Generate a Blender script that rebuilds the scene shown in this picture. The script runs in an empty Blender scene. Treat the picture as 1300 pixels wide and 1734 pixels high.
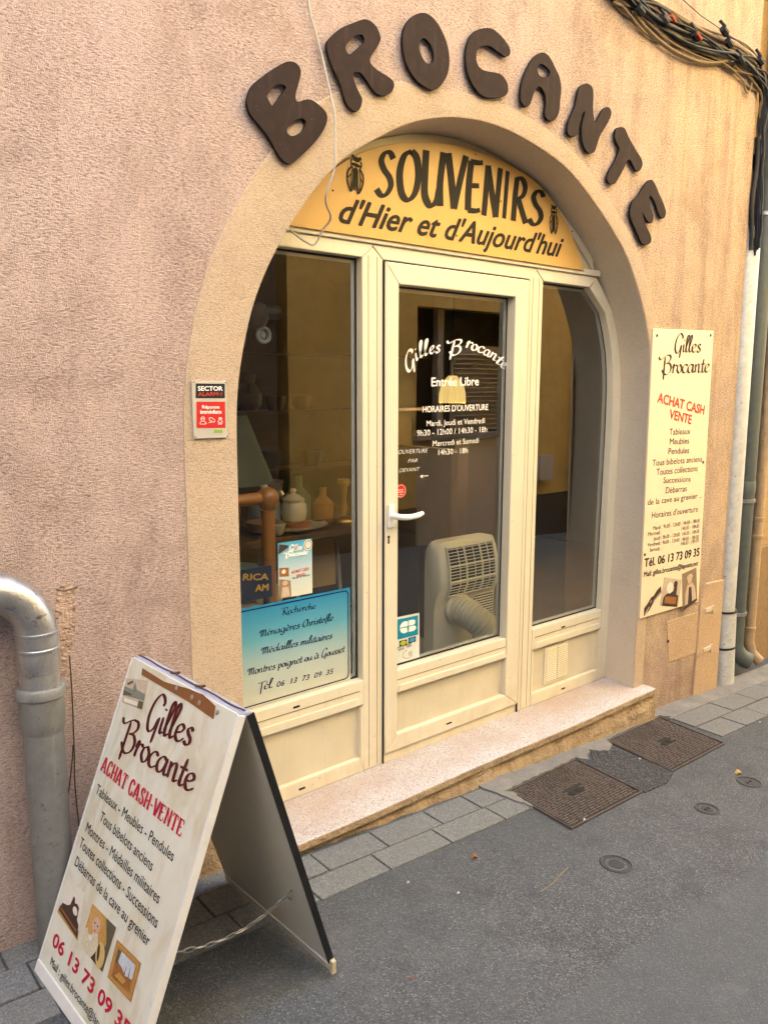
import bpy, bmesh, math, random
from mathutils import Vector, Matrix
random.seed(7)
S = bpy.context.scene
COL = S.collection
R = math.radians

# ------------------------------------------------------------------ camera, sky, sun, exposure
cam_d = bpy.data.cameras.new("camera"); cam = bpy.data.objects.new("camera", cam_d); COL.objects.link(cam)
cam_d.sensor_fit = 'HORIZONTAL'; cam_d.sensor_width = 36; cam_d.lens = 1339.513 / 1300 * 36
cam_d.clip_start = .05; cam_d.clip_end = 400
PI_, YA, RO = R(9.0325), R(39.7689), R(.0953)
fw = Vector((math.sin(YA) * math.cos(PI_), math.cos(YA) * math.cos(PI_), -math.sin(PI_)))
rt = Vector((math.cos(YA), -math.sin(YA), 0)); up = rt.cross(fw)
rt, up = rt * math.cos(RO) + up * math.sin(RO), up * math.cos(RO) - rt * math.sin(RO)
M3 = Matrix((rt, up, -fw)).transposed().to_4x4(); M3.translation = Vector((-2.05896, -2.48062, 1.57393))
cam.matrix_world = M3
S.camera = cam

SUN_EL, SUN_AZ = R(56), R(14)          # sun stands behind the shop, a little to its right
sd = Vector((math.sin(SUN_AZ) * math.cos(SUN_EL), math.cos(SUN_AZ) * math.cos(SUN_EL), math.sin(SUN_EL)))
W = bpy.data.worlds.new("World"); S.world = W; W.use_nodes = True
wn = W.node_tree.nodes; sky = wn.new('ShaderNodeTexSky'); sky.sky_type = 'NISHITA'; sky.sun_disc = False
sky.sun_elevation = SUN_EL; sky.sun_rotation = SUN_AZ; sky.dust_density = 2.0
W.node_tree.links.new(sky.outputs[0], wn['Background'].inputs[0]); wn['Background'].inputs[1].default_value = .10
sl = bpy.data.lights.new("sun", 'SUN'); sl.energy = 4.6; sl.angle = R(.5); sl.color = (1, .93, .82)
so = bpy.data.objects.new("sun", sl); COL.objects.link(so); so.rotation_euler = sd.to_track_quat('Z', 'Y').to_euler()
so.location = sd * 30
S.view_settings.view_transform = 'Standard'; S.view_settings.look = 'None'; S.view_settings.gamma = 1
S.view_settings.exposure = 3.96
S.render.engine = 'CYCLES'
S.cycles.max_bounces = 10; S.cycles.diffuse_bounces = 6; S.cycles.transparent_max_bounces = 16
S.cycles.caustics_reflective = False; S.cycles.caustics_refractive = False
S.cycles.use_denoising = True
S.cycles.sample_clamp_indirect = 6

# ------------------------------------------------------------------ materials
def lin(c):
    f = lambda v: v / 12.92 if v <= .04045 else ((v + .055) / 1.055) ** 2.4
    return tuple(f(x / 255) for x in c)

class NM:
    def __init__(s, name):
        s.m = bpy.data.materials.new(name); s.m.use_nodes = True
        s.t = s.m.node_tree; s.n = s.t.nodes; s.l = s.t.links
        s.b = s.n['Principled BSDF']; s.tc = s.n.new('ShaderNodeTexCoord'); s.co = s.tc.outputs['Object']
    def map(s, sc=(1, 1, 1), rot=(0, 0, 0)):
        k = s.n.new('ShaderNodeMapping'); k.inputs['Scale'].default_value = sc; k.inputs['Rotation'].default_value = rot
        s.l.new(s.co, k.inputs[0]); return k.outputs[0]
    def noise(s, scale, detail=4, rough=.6, co=None, dist=0):
        k = s.n.new('ShaderNodeTexNoise'); k.inputs['Scale'].default_value = scale; k.inputs['Detail'].default_value = detail
        k.inputs['Roughness'].default_value = rough; k.inputs['Distortion'].default_value = dist
        s.l.new(co or s.co, k.inputs['Vector']); return k.outputs['Fac']
    def vor(s, scale, co=None, feature='F1', out='Distance'):
        k = s.n.new('ShaderNodeTexVoronoi'); k.feature = feature; k.inputs['Scale'].default_value = scale
        s.l.new(co or s.co, k.inputs['Vector']); return k.outputs[out]
    def ramp(s, fac, stops, interp='LINEAR'):
        k = s.n.new('ShaderNodeValToRGB'); e = k.color_ramp.elements; k.color_ramp.interpolation = interp
        while len(e) < len(stops): e.new(.5)
        for el, (p, c) in zip(e, stops):
            el.position = p; el.color = (*c, 1) if len(c) == 3 else c
        s.l.new(fac, k.inputs[0]); return k.outputs[0]
    def val(s, fac, a, b, lo=0., hi=1.):
        k = s.n.new('ShaderNodeMapRange'); k.inputs[1].default_value = a; k.inputs[2].default_value = b
        k.inputs[3].default_value = lo; k.inputs[4].default_value = hi; s.l.new(fac, k.inputs[0]); return k.outputs[0]
    def mix(s, fac, a, b, mode='MIX'):
        k = s.n.new('ShaderNodeMix'); k.data_type = 'RGBA'; k.blend_type = mode
        for i, v in ((0, fac), (6, a), (7, b)):
            if isinstance(v, (int, float)): k.inputs[i].default_value = v
            elif isinstance(v, tuple): k.inputs[i].default_value = (*v, 1)
            else: s.l.new(v, k.inputs[i])
        return k.outputs[2]
    def math(s, op, a, b=0.):
        k = s.n.new('ShaderNodeMath'); k.operation = op
        for i, v in ((0, a), (1, b)):
            if isinstance(v, (int, float)): k.inputs[i].default_value = v
            else: s.l.new(v, k.inputs[i])
        return k.outputs[0]
    def xyz(s):
        k = s.n.new('ShaderNodeSeparateXYZ'); s.l.new(s.co, k.inputs[0]); return k.outputs
    def color(s, c):
        if isinstance(c, tuple): s.b.inputs['Base Color'].default_value = (*c, 1)
        else: s.l.new(c, s.b.inputs['Base Color'])
    def bump(s, h, strength=.5, dist=.01):
        k = s.n.new('ShaderNodeBump'); k.inputs['Strength'].default_value = strength; k.inputs['Distance'].default_value = dist
        s.l.new(h, k.inputs['Height']); s.l.new(k.outputs[0], s.b.inputs['Normal'])
    def rough(s, v):
        if isinstance(v, (int, float)): s.b.inputs['Roughness'].default_value = v
        else: s.l.new(v, s.b.inputs['Roughness'])
    def metal(s, v): s.b.inputs['Metallic'].default_value = v

MATS = {}
def plain(name, c, rough=.6, metal=0., var=.12, vs=14., bump=0.):
    """one colour with mottling and dirt"""
    if name in MATS: return MATS[name]
    k = NM(name); n = k.noise(vs, 5, .65)
    k.color(k.mix(n, tuple(x * (1 - var) for x in c), tuple(min(1, x * (1 + var)) for x in c)))
    if rough >= .4: k.b.inputs['Specular IOR Level'].default_value = .28
    k.rough(rough); k.metal(metal)
    if bump: k.bump(k.noise(vs * 8, 4), bump, .004)
    MATS[name] = k.m; return k.m

def stucco(name, base, warm, dirt, grain=125., bstr=.9, streaks=False, pit_shade=.5, blotch=.3):
    k = NM(name)
    w1 = k.noise(grain, 3, .62, co=k.map((.55, .55, 1.5), (0, R(38), 0)), dist=.4); w2 = k.noise(grain, 3, .62, co=k.map((.6, .6, 1.4), (0, R(-18), 0)), dist=.4)
    sel = k.val(k.noise(2.7, 2), .42, .58)
    g1 = k.math('ADD', k.math('MULTIPLY', w1, sel), k.math('MULTIPLY', w2, k.math('SUBTRACT', 1., sel))); g2 = k.noise(grain * 2.3, 3, .65)
    h = k.math('ADD', k.math('MULTIPLY', g1, .62), k.math('MULTIPLY', g2, .50))
    big = k.noise(1.3, 4, .6); mid = k.noise(6, 5, .7)
    c = k.mix(k.val(big, .35, .7), base, warm)
    x, y, z = k.xyz()
    if streaks:
        c = k.mix(k.val(x, -1.1, 1.6), base, k.mix(k.val(big, .3, .7, .55, 1.), base, warm))  # tint warms to the right: staining plus warm light put into the colour
        st = k.noise(1, 5, .62, co=k.map((9, 9, .55)))
        amt = k.math('MULTIPLY', k.val(st, .48, .70), k.val(x, .6, 2.0, .14, .66))
        c = k.mix(amt, c, dirt)
        st2 = k.noise(1, 4, .6, co=k.map((15, 15, .8)))
        c = k.mix(k.math('MULTIPLY', k.val(st2, .52, .72), k.val(x, .9, 2.4, .08, .7)), c, lin((240, 205, 140)))
        low = k.math('MULTIPLY', k.val(z, .5, -.1), k.val(mid, .3, .7, .15, .7))
        c = k.mix(low, c, dirt)
        cl = k.noise(2.1, 7, .72, dist=.4)
        c = k.mix(k.math('MULTIPLY', k.val(cl, .50, .72), .50), c, dirt)
        cl2 = k.noise(1, 6, .7, co=k.map((5, 5, 1.6)), dist=.6)
        c = k.mix(k.math('MULTIPLY', k.val(cl2, .54, .74), .40), c, tuple(v * .85 for v in dirt))
    c = k.mix(k.math('MULTIPLY', k.val(mid, .48, .75), blotch * .8), c, dirt)
    c = k.mix(k.math('MULTIPLY', k.val(k.noise(1.6, 7, .74, dist=.7), .50, .70), blotch), c, tuple(a * .55 + b * .45 for a, b in zip(base, dirt)))
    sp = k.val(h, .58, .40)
    c = k.mix(k.math('MULTIPLY', sp, pit_shade), c, tuple(v * .6 for v in dirt))  # grain hollows darkened: dirt plus painted shade that strengthens the bump
    c = k.mix(k.math('MULTIPLY', k.val(h, .58, .72), pit_shade * .55), c, tuple(min(.85, v * 1.25) for v in base))  # raised grain painted lighter, as if catching light
    k.color(c); k.rough(.93); k.b.inputs['Specular IOR Level'].default_value = .12
    k.bump(h, bstr, .019)
    MATS[name] = k.m; return k.m

M_wall = stucco("pink_roughcast", (.68, .52, .46), (.70, .52, .345), (.26, .17, .12), streaks=True, bstr=1.0, pit_shade=.88, blotch=.5)
M_band = stucco("smooth_beige_render", (.64, .50, .365), (.66, .505, .335), (.36, .245, .165), grain=200, bstr=.75, pit_shade=.6, blotch=.36)
M_reveal = stucco("grey_reveal_render", (.62, .545, .44), (.63, .545, .43), (.40, .325, .24), grain=170, bstr=.4, pit_shade=.35)
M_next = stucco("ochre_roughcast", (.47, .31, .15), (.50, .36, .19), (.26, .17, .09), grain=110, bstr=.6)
M_yellow = stucco("yellow_facade_render", (.66, .50, .17), (.72, .56, .21), (.30, .22, .09), grain=40, bstr=.3, pit_shade=.15, blotch=.6)
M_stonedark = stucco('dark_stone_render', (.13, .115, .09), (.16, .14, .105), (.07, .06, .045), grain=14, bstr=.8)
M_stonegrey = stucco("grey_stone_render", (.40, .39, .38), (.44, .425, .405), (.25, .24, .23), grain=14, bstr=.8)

def m_asphalt():
    k = NM("asphalt"); v = k.vor(290, out='Color'); d = k.vor(290)
    sep = k.n.new('ShaderNodeSeparateColor'); k.l.new(v, sep.inputs[0])
    st = k.ramp(sep.outputs[0], [(0, (.031, .034, .036)), (.45, (.066, .071, .074)), (.75, (.094, .100, .103)), (.93, (.128, .135, .138)), (1, (.25, .27, .275))])
    big = k.noise(1.1, 5, .6); mid = k.noise(7, 5, .7)
    x, y, z = k.xyz()
    c = k.mix(k.val(big, .35, .68), st, k.mix(.5, st, (.092, .104, .112)))
    c = k.mix(k.math('MULTIPLY', k.val(mid, .5, .75), .5), c, (.045, .044, .045))
    # older, smoother strip down the middle of the street
    seam = k.math('ADD', k.math('ADD', y, 1.30), k.math('MULTIPLY', k.math('SUBTRACT', k.noise(2.2, 4), .5), .12))
    c = k.mix(k.val(seam, .02, -.02, 0., .55), c, (.084, .095, .102))
    c = k.mix(k.val(y, -.95, -.62, 0., .45), c, k.mix(.5, c, (.030, .033, .036)))
    c = k.mix(k.val(k.vor(3.1), .055, .035, 0., .6), c, (.035, .037, .04))                  # old oil drips and gum
    c = k.mix(k.math('MULTIPLY', k.val(k.noise(3.3, 6, .7, dist=.5), .58, .70), .35), c, (.15, .155, .155))
    k.color(c); k.rough(k.val(mid, .2, .8, .75, .95)); k.bump(k.math('ADD', d, k.math('MULTIPLY', k.noise(420, 2), .5)), .55, .006)
    return k.m
M_asph = m_asphalt()

def m_terrazzo():
    k = NM("terrazzo"); v = k.vor(330, out='Color')
    sep = k.n.new('ShaderNodeSeparateColor'); k.l.new(v, sep.inputs[0])
    st = k.ramp(sep.outputs[0], [(0, (.10, .09, .09)), (.10, (.20, .17, .16)), (.16, (.38, .37, .355)), (.6, (.53, .52, .50)), (.85, (.64, .62, .59)), (1, (.42, .35, .30))], 'LINEAR')
    n = k.noise(3, 6, .65); x, y, z = k.xyz()
    c = k.mix(k.math('MULTIPLY', k.val(n, .42, .7), .5), st, (.40, .27, .19))
    c = k.mix(k.math('MULTIPLY', k.val(y, -.16, .02), k.val(k.noise(5, 5), .3, .7, .1, .6)), c, (.36, .25, .18))
    c = k.mix(k.math('MULTIPLY', k.val(y, -.19, -.245), .55), c, k.mix(.5, st, (.64, .61, .58)))
    k.color(c); k.rough(.7); k.bump(k.noise(160, 4), .25, .003); return k.m
M_terr = m_terrazzo()

def m_ochrebase():
    k = NM("step_base_render"); n = k.noise(14, 7, .72); f = k.noise(60, 4)
    c = k.ramp(n, [(0, (.10, .06, .03)), (.30, (.27, .18, .10)), (.52, (.42, .30, .17)), (.75, (.50, .38, .23)), (1, (.46, .38, .28))])
    k.color(c); k.rough(.95); k.bump(k.math('ADD', n, k.math('MULTIPLY', f, .5)), .9, .03); return k.m
M_stepbase = m_ochrebase()

def m_paver():
    k = NM("grey_paver"); v = k.vor(300, out='Color')
    sep = k.n.new('ShaderNodeSeparateColor'); k.l.new(v, sep.inputs[0])
    st = k.ramp(sep.outputs[0], [(0, (.085, .088, .085)), (.7, (.155, .16, .153)), (1, (.24, .245, .235))])
    n = k.noise(2.6, 6, .65)
    info = k.n.new('ShaderNodeObjectInfo')
    c = k.mix(k.val(n, .35, .7, .0, .65), st, (.135, .13, .115))
    c = k.mix(k.math('MULTIPLY', k.val(k.noise(26, 5), .6, .75), .6), c, (.07, .068, .062))
    k.color(c); k.rough(.85); k.bump(k.noise(240, 3), .3, .004); return k.m
M_paver = m_paver()

def m_cement():
    k = NM("cement"); n = k.noise(9, 7, .7)
    k.color(k.ramp(n, [(.25, (.12, .115, .105)), (.55, (.20, .19, .17)), (.8, (.27, .255, .23))])); k.rough(.9)
    k.bump(k.noise(70, 5, .7), .7, .01); return k.m
M_cement = m_cement()

def m_pvc(name, c, dirt, amt=.35):
    k = NM(name); n = k.noise(1, 5, .65, co=k.map((30, 30, 2.2))); g = k.noise(55, 4, .7)
    col = k.mix(k.math('MULTIPLY', k.val(n, .5, .78), amt), c, dirt)
    col = k.mix(k.math('MULTIPLY', k.val(g, .66, .74), .75), col, (.16, .12, .08))
    x, y, z = k.xyz()
    col = k.mix(k.math('MULTIPLY', k.val(z, .30, -.02), k.val(k.noise(8, 5), .35, .75, 0, .45)), col, dirt)
    k.color(col); k.rough(k.val(n, .3, .8, .32, .5)); k.bump(k.noise(26, 4), .05, .004)
    return k.m
M_pvc = m_pvc("cream_pvc", (.66, .60, .45), (.38, .29, .18), .16)
M_pvc_panel = m_pvc("cream_panel", (.59, .535, .395), (.38, .29, .18), .14)
M_pvcwhite = plain("white_handle_plastic", (.74, .73, .70), .3, var=.05)
M_gasket = plain("black_gasket", (.012, .012, .014), .6)
M_dark = plain("dark_slot", (.01, .009, .008), .8)
M_alu = plain("grey_glazing_bead", (.30, .31, .31), .45)

def m_glass():
    m = bpy.data.materials.new("window_glass"); m.use_nodes = True; t = m.node_tree; n = t.nodes
    n.remove(n['Principled BSDF']); out = n['Material Output']
    tr = n.new('ShaderNodeBsdfTransparent'); tr.inputs[0].default_value = (.92, .93, .90, 1)
    gl = n.new('ShaderNodeBsdfGlossy'); gl.inputs['Roughness'].default_value = .004; gl.inputs[0].default_value = (.97, .98, .97, 1)
    fr = n.new('ShaderNodeFresnel'); fr.inputs[0].default_value = 1.5
    mu = n.new('ShaderNodeMath'); mu.operation = 'MULTIPLY'; mu.inputs[1].default_value = 3.0; mu.use_clamp = True
    tc = n.new('ShaderNodeTexCoord'); nz = n.new('ShaderNodeTexNoise'); nz.inputs['Scale'].default_value = 1.6
    bp = n.new('ShaderNodeBump'); bp.inputs['Strength'].default_value = .03; bp.inputs['Distance'].default_value = .01
    mx = n.new('ShaderNodeMixShader'); L = t.links.new
    ge = n.new('ShaderNodeNewGeometry'); mr = n.new('ShaderNodeMapRange'); mr.inputs[3].default_value = 1.5; mr.inputs[4].default_value = 1 / 1.5      # same reflection from both sides of the sheet
    L(ge.outputs['Backfacing'], mr.inputs[0]); L(mr.outputs[0], fr.inputs[0])
    L(tc.outputs['Object'], nz.inputs['Vector']); L(nz.outputs[0], bp.inputs['Height']); L(bp.outputs[0], gl.inputs['Normal'])
    L(fr.outputs[0], mu.inputs[0]); L(mu.outputs[0], mx.inputs[0]); L(tr.outputs[0], mx.inputs[1]); L(gl.outputs[0], mx.inputs[2]); L(mx.outputs[0], out.inputs[0])
    return m
M_glass = m_glass()

def m_galv(name, c, rough, metal):
    k = NM(name); n = k.noise(22, 6, .7); s_ = k.noise(1, 5, .7, co=k.map((28, 28, 2.5)))
    col = k.mix(k.val(n, .35, .7), tuple(v * .72 for v in c), c)
    col = k.mix(k.math('MULTIPLY', k.val(s_, .58, .74), .35), col, tuple(min(.62, v * 1.6) for v in c))
    col = k.mix(k.math('MULTIPLY', k.val(k.noise(46, 4), .62, .7), .8), col, (.12, .105, .085))
    k.color(col); k.metal(metal); k.rough(k.val(n, .3, .7, rough - .1, rough + .12)); k.bump(k.math('ADD', k.noise(24, 5), k.math('MULTIPLY', k.noise(150, 3), .5)), .22, .01); return k.m
M_zinc = m_galv("weathered_zinc", (.50, .50, .50), .34, .8)
M_pipegrey = m_galv("grey_cast_pipe", (.25, .25, .24), .55, .3)
M_conduit = m_galv("cream_painted_guard", (.60, .60, .57), .5, .1)
M_greenpipe = m_galv("grey_green_pipe", (.10, .115, .105), .55, .1)
M_beigepipe = m_galv("beige_pipe", (.42, .29, .16), .55, .05)

def m_iron():
    k = NM("cast_iron"); n = k.noise(18, 6, .7); f = k.noise(160, 3)
    k.color(k.mix(k.val(n, .3, .7), (.055, .042, .036), (.115, .092, .080))); k.metal(.25); k.rough(.68)
    k.bump(k.math('ADD', n, k.math('MULTIPLY', f, .4)), .3, .004); return k.m
M_iron = m_iron()
M_dirtshade = plain('dirt_and_shade', (.030, .026, .022), .95)  # dirt colour, darkened further for the shade between cover ribs
M_ironblack = plain('dark_worn_iron', (.052, .050, .048), .6, .3, .4, 60, .3)
k = NM("brown_letter_paint"); n_s = k.noise(1, 5, .7, co=k.map((38, 38, 5))); n_g = k.noise(26, 6, .72)
c_ = k.mix(n_g, (.018, .010, .008), (.038, .023, .019)); c_ = k.mix(k.math('MULTIPLY', k.val(n_s, .55, .75), .35), c_, (.085, .062, .052)); c_ = k.mix(k.math('MULTIPLY', k.val(k.noise(75, 3), .68, .74), .5), c_, (.16, .13, .11))
k.color(c_); k.rough(.75); k.b.inputs["Specular IOR Level"].default_value = .14; k.bump(n_g, .12, .004); M_letter = k.m
M_letteredge = plain("brown_letter_edge", (.012, .008, .007), .9)

def m_signyellow():
    k = NM("golden_sign_board"); n = k.noise(3, 5, .65); x, y, z = k.xyz()
    c = k.mix(n, (.50, .285, .070), (.55, .33, .095))
    c = k.mix(k.math('MULTIPLY', k.val(k.noise(40, 5, .7), .62, .76), .35), c, (.30, .19, .07))
    k.color(c); k.rough(.42); return k.m
M_signy = m_signyellow()
def m_board():
    k = NM("board_face"); x, y, z = k.xyz()
    s_ = k.noise(1, 4, .6, co=k.map((9, 9, 1.6), (0, R(20), 0)), dist=.6)
    c = k.ramp(s_, [(.30, (.66, .655, .57)), (.48, (.62, .605, .50)), (.60, (.56, .51, .37)), (.72, (.64, .625, .53))])
    c = k.mix(k.math('MULTIPLY', k.val(k.noise(30, 5, .7), .6, .75), .35), c, (.36, .31, .22))
    k.color(c); k.rough(.5); return k.m
M_board = m_board()
M_boardback = plain("board_rear_white", (.56, .55, .52), .55, var=.08)
M_edgeblack = plain("black_edge_trim", (.012, .012, .013), .45)
M_cream = plain("cream_sign_board", (.74, .61, .42), .5, var=.05, vs=3)
M_ink = plain("dark_brown_ink", (.028, .014, .011), .6, var=.1)
M_black = plain("black_ink", (.012, .012, .014), .6, var=.1)
M_red = plain("red_ink", (.50, .018, .016), .55, var=.1)
M_redstamp = plain("stamp_red_ink", (.55, .05, .025), .6, var=.2, vs=60)
M_crim = plain("crimson_ink", (.46, .010, .035), .5, var=.08)
M_maroon = plain("maroon_ink", (.075, .009, .010), .5, var=.1)
M_white = plain("white_vinyl", (.82, .80, .74), .5, var=.03)
M_signtext = plain("black_brown_sign_paint", (.012, .009, .006), .7, var=.2)
M_navy = plain("navy_ink", (.006, .008, .045), .5)
M_brownstrip = plain("brown_wood_strip", (.21, .085, .028), .6, var=.2, vs=20)
M_steel = plain("steel", (.48, .47, .45), .35, .8)
M_white_p = plain("white_paint_chipped", (.66, .65, .62), .5, var=.1, vs=30)
M_gold = plain("gilt_frame", (.42, .20, .05), .4, .2, .2)
M_wood = plain("varnished_wood", (.30, .12, .028), .35, var=.3, vs=9)
M_darkwood = plain("dark_wood", (.07, .04, .022), .5, var=.3, vs=8)
M_beigeplastic = plain("beige_plastic", (.62, .58, .44), .5, var=.05)
M_hose = plain("cream_hose_plastic", (.50, .475, .36), .5, var=.1)
M_cable = plain("black_cable", (.018, .018, .02), .55, var=.3, vs=40)
M_oldcable = plain("weathered_beige_cable", (.20, .145, .085), .85, var=.4, vs=50)
M_tape = plain("black_tape", (.02, .02, .022), .7)
M_redtag = plain("faded_red_tag", (.45, .08, .04), .7)
M_wire = plain("grey_white_wire", (.42, .39, .34), .6, var=.25, vs=60)
M_leaf = plain("dry_leaf", (.24, .10, .035), .8, var=.3, vs=60)
M_twig = plain("dry_twig", (.22, .18, .12), .9)
M_litter = plain("white_litter", (.45, .44, .42), .8)
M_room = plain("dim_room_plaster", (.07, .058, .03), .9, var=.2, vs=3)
M_roomfloor = plain("room_floor_tile", (.36, .31, .24), .5, var=.2, vs=3)
M_stone = stucco("room_rubble_stone", (.16, .13, .085), (.20, .16, .10), (.06, .045, .03), grain=26, bstr=1., pit_shade=.8)
M_green = plain("green_grey_shade", (.035, .045, .032), .7)
M_porc = plain("cream_porcelain", (.38, .35, .26), .25, var=.06)
M_terracotta = plain("terracotta", (.32, .10, .035), .6)
M_leafgreen = plain("green_glaze", (.10, .20, .03), .35)
M_blackmetal = plain("black_metal", (.02, .021, .022), .45)
M_tinblue = plain("blue_black_enamel", (.012, .022, .05), .35)
M_tinyel = plain("yellow_enamel", (.60, .36, .03), .4)
M_grass = plain("grass_blade", (.10, .15, .03), .7)

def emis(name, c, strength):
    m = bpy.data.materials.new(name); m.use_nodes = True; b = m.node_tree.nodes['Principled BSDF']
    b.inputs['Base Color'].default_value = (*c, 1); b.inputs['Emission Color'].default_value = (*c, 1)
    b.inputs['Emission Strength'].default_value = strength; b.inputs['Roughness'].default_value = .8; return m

# ------------------------------------------------------------------ geometry helpers
def mesh_obj(name, verts, faces, mat, parent=None, smooth=False, bevel=0., mi=None):
    ox = Vector((0, 0, 0)); p = parent
    while p is not None: ox += Vector(p.location); p = p.parent
    me = bpy.data.meshes.new(name)
    me.from_pydata([tuple(Vector(v) - ox) for v in verts], [], faces)
    for mm in (mat if isinstance(mat, (list, tuple)) else [mat]): me.materials.append(mm)
    if mi: me.polygons.foreach_set('material_index', mi)
    if smooth: me.polygons.foreach_set('use_smooth', [True] * len(me.polygons))
    me.update(); o = bpy.data.objects.new(name, me); COL.objects.link(o)
    if parent is not None: o.parent = parent
    if bevel:
        b = o.modifiers.new("bevel", 'BEVEL'); b.width = bevel; b.segments = 2; b.limit_method = 'ANGLE'; b.angle_limit = R(40)
    return o

class MB:
    def __init__(s): s.v = []; s.f = []; s.mi = []; s.cur = 0
    def add(s, vs, fs):
        b = len(s.v); s.v += [tuple(v) for v in vs]
        for f in fs: s.f.append([i + b for i in f]); s.mi.append(s.cur)
    def box(s, x0, x1, y0, y1, z0, z1):
        s.add([(x0, y0, z0), (x1, y0, z0), (x1, y1, z0), (x0, y1, z0), (x0, y0, z1), (x1, y0, z1), (x1, y1, z1), (x0, y1, z1)],
              [(0, 3, 2, 1), (4, 5, 6, 7), (0, 1, 5, 4), (1, 2, 6, 5), (2, 3, 7, 6), (3, 0, 4, 7)]); return s
    def hexa(s, bot, top):
        s.add(list(bot) + list(top), [(0, 3, 2, 1), (4, 5, 6, 7), (0, 1, 5, 4), (1, 2, 6, 5), (2, 3, 7, 6), (3, 0, 4, 7)]); return s
    def prism(s, poly, y0, y1):
        """polygon of (x, z) points pushed from y0 (front) to y1 (back)"""
        n = len(poly); s.add([(x, y0, z) for x, z in poly] + [(x, y1, z) for x, z in poly],
            [tuple(range(n)), tuple(range(2 * n - 1, n - 1, -1))] + [((i + 1) % n, i, n + i, n + (i + 1) % n) for i in range(n)]); return s
    def tube(s, pts, r, seg=10, caps=True):
        pts = [Vector(p) for p in pts]; n = len(pts); rr = r if isinstance(r, (list, tuple)) else [r] * n
        a = None; vs = []
        for i, p in enumerate(pts):
            d = (pts[min(i + 1, n - 1)] - pts[max(i - 1, 0)]).normalized()
            a = d.orthogonal().normalized() if a is None else (a - d * a.dot(d)).normalized()
            b = d.cross(a)
            vs += [p + (a * math.cos(t) + b * math.sin(t)) * rr[i] for t in [2 * math.pi * k / seg for k in range(seg)]]
        f = [(i * seg + k, i * seg + (k + 1) % seg, (i + 1) * seg + (k + 1) % seg, (i + 1) * seg + k) for i in range(n - 1) for k in range(seg)]
        if caps: f += [tuple(range(seg))[::-1], tuple((n - 1) * seg + k for k in range(seg))]
        s.add(vs, f); return s
    def lathe(s, prof, c, seg=24, axis='z'):
        vs = []
        for r, h in prof:
            for k in range(seg):
                a = 2 * math.pi * k / seg; p = (r * math.cos(a), r * math.sin(a), h)
                if axis == 'y': p = (p[0], -p[2], p[1])
                vs.append((c[0] + p[0], c[1] + p[1], c[2] + p[2]))
        n = len(prof)
        f = [(i * seg + k, i * seg + (k + 1) % seg, (i + 1) * seg + (k + 1) % seg, (i + 1) * seg + k) for i in range(n - 1) for k in range(seg)]
        f += [tuple(range(seg))[::-1], tuple((n - 1) * seg + k for k in range(seg))]
        s.add(vs, f); return s
    def cut(s):
        """end of one piece: build_each makes an object of every piece"""
        s.cuts = getattr(s, 'cuts', []) + [(len(s.v), len(s.f))]
    def build_each(s, name, mat, parent=None, smooth=False, bevel=0.):
        v0 = f0 = 0
        for v1, f1 in s.cuts:
            q = MB(); q.v = s.v[v0:v1]; q.f = [[i - v0 for i in f] for f in s.f[f0:f1]]; q.mi = [0] * len(q.f)
            q.build(name, mat, parent, smooth, bevel); v0, f0 = v1, f1
    def build(s, name, mat, parent=None, smooth=False, bevel=0.):
        o = mesh_obj(name, s.v, s.f, mat, parent, False, bevel, s.mi if isinstance(mat, (list, tuple)) else None)
        bm = bmesh.new(); bm.from_mesh(o.data); bmesh.ops.recalc_face_normals(bm, faces=bm.faces); bm.to_mesh(o.data); bm.free()
        if smooth:
            o.data.polygons.foreach_set('use_smooth', [True] * len(o.data.polygons)); o.data.update()
            try: o.data.set_sharp_from_angle(angle=R(38))
            except Exception: pass
        return o

def tag(o, label=None, cat=None, group=None, kind=None):
    if label: o['label'] = label
    if cat: o['category'] = cat
    if group: o['group'] = group
    if kind: o['kind'] = kind
    return o
def thing(name, loc, label, cat, group=None):
    o = bpy.data.objects.new(name, None); COL.objects.link(o); o.location = loc; o.empty_display_size = .1
    return tag(o, label, cat, group)
def copy_tree(o, loc):
    c = o.copy(); COL.objects.link(c); c.location = loc
    for ch in list(o.children):
        d = ch.copy(); COL.objects.link(d); d.parent = c
        for g in ch.children:
            e = g.copy(); COL.objects.link(e); e.parent = d
    return c

def cr(pts, n=6, closed=False):
    """Catmull-Rom through 2D or 3D points"""
    P = [Vector(p) for p in pts]; N = len(P); out = []
    rng = range(N) if closed else range(N - 1)
    for i in rng:
        p1, p2 = P[i], P[(i + 1) % N]
        p0 = P[i - 1] if (closed or i > 0) else p1 + (p1 - p2)
        p3 = P[(i + 2) % N] if (closed or i + 2 < N) else p2 + (p2 - p1)
        for k in range(n):
            t = k / n
            out.append(.5 * ((2 * p1) + (p2 - p0) * t + (2 * p0 - 5 * p1 + 4 * p2 - p3) * t * t + (3 * p1 - p0 - 3 * p2 + p3) * t ** 3))
    if not closed: out.append(P[-1])
    return [tuple(v) for v in out]

# flat frames: map sign coordinates (u, v) to the world
def wallframe(y):
    return lambda u, v, off=0.: (u, y - off, v)
BU, BV, BN, BO = Vector((.06409, -.99794, -.00366)), None, None, Vector((-1.538, -.343, -.034))
_e = Vector((-1.212, -.305, .798)) - BO; BU = Vector((.035, -.545, -.002)).normalized(); BV = (_e - BU * BU.dot(_e)).normalized(); BN = BU.cross(BV)
def boardframe(u, v, off=0.):
    return tuple(BO + BU * u + BV * v + BN * off)

def g_z(x): return -.122 - .058 * x          # the street falls gently to the right

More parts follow.
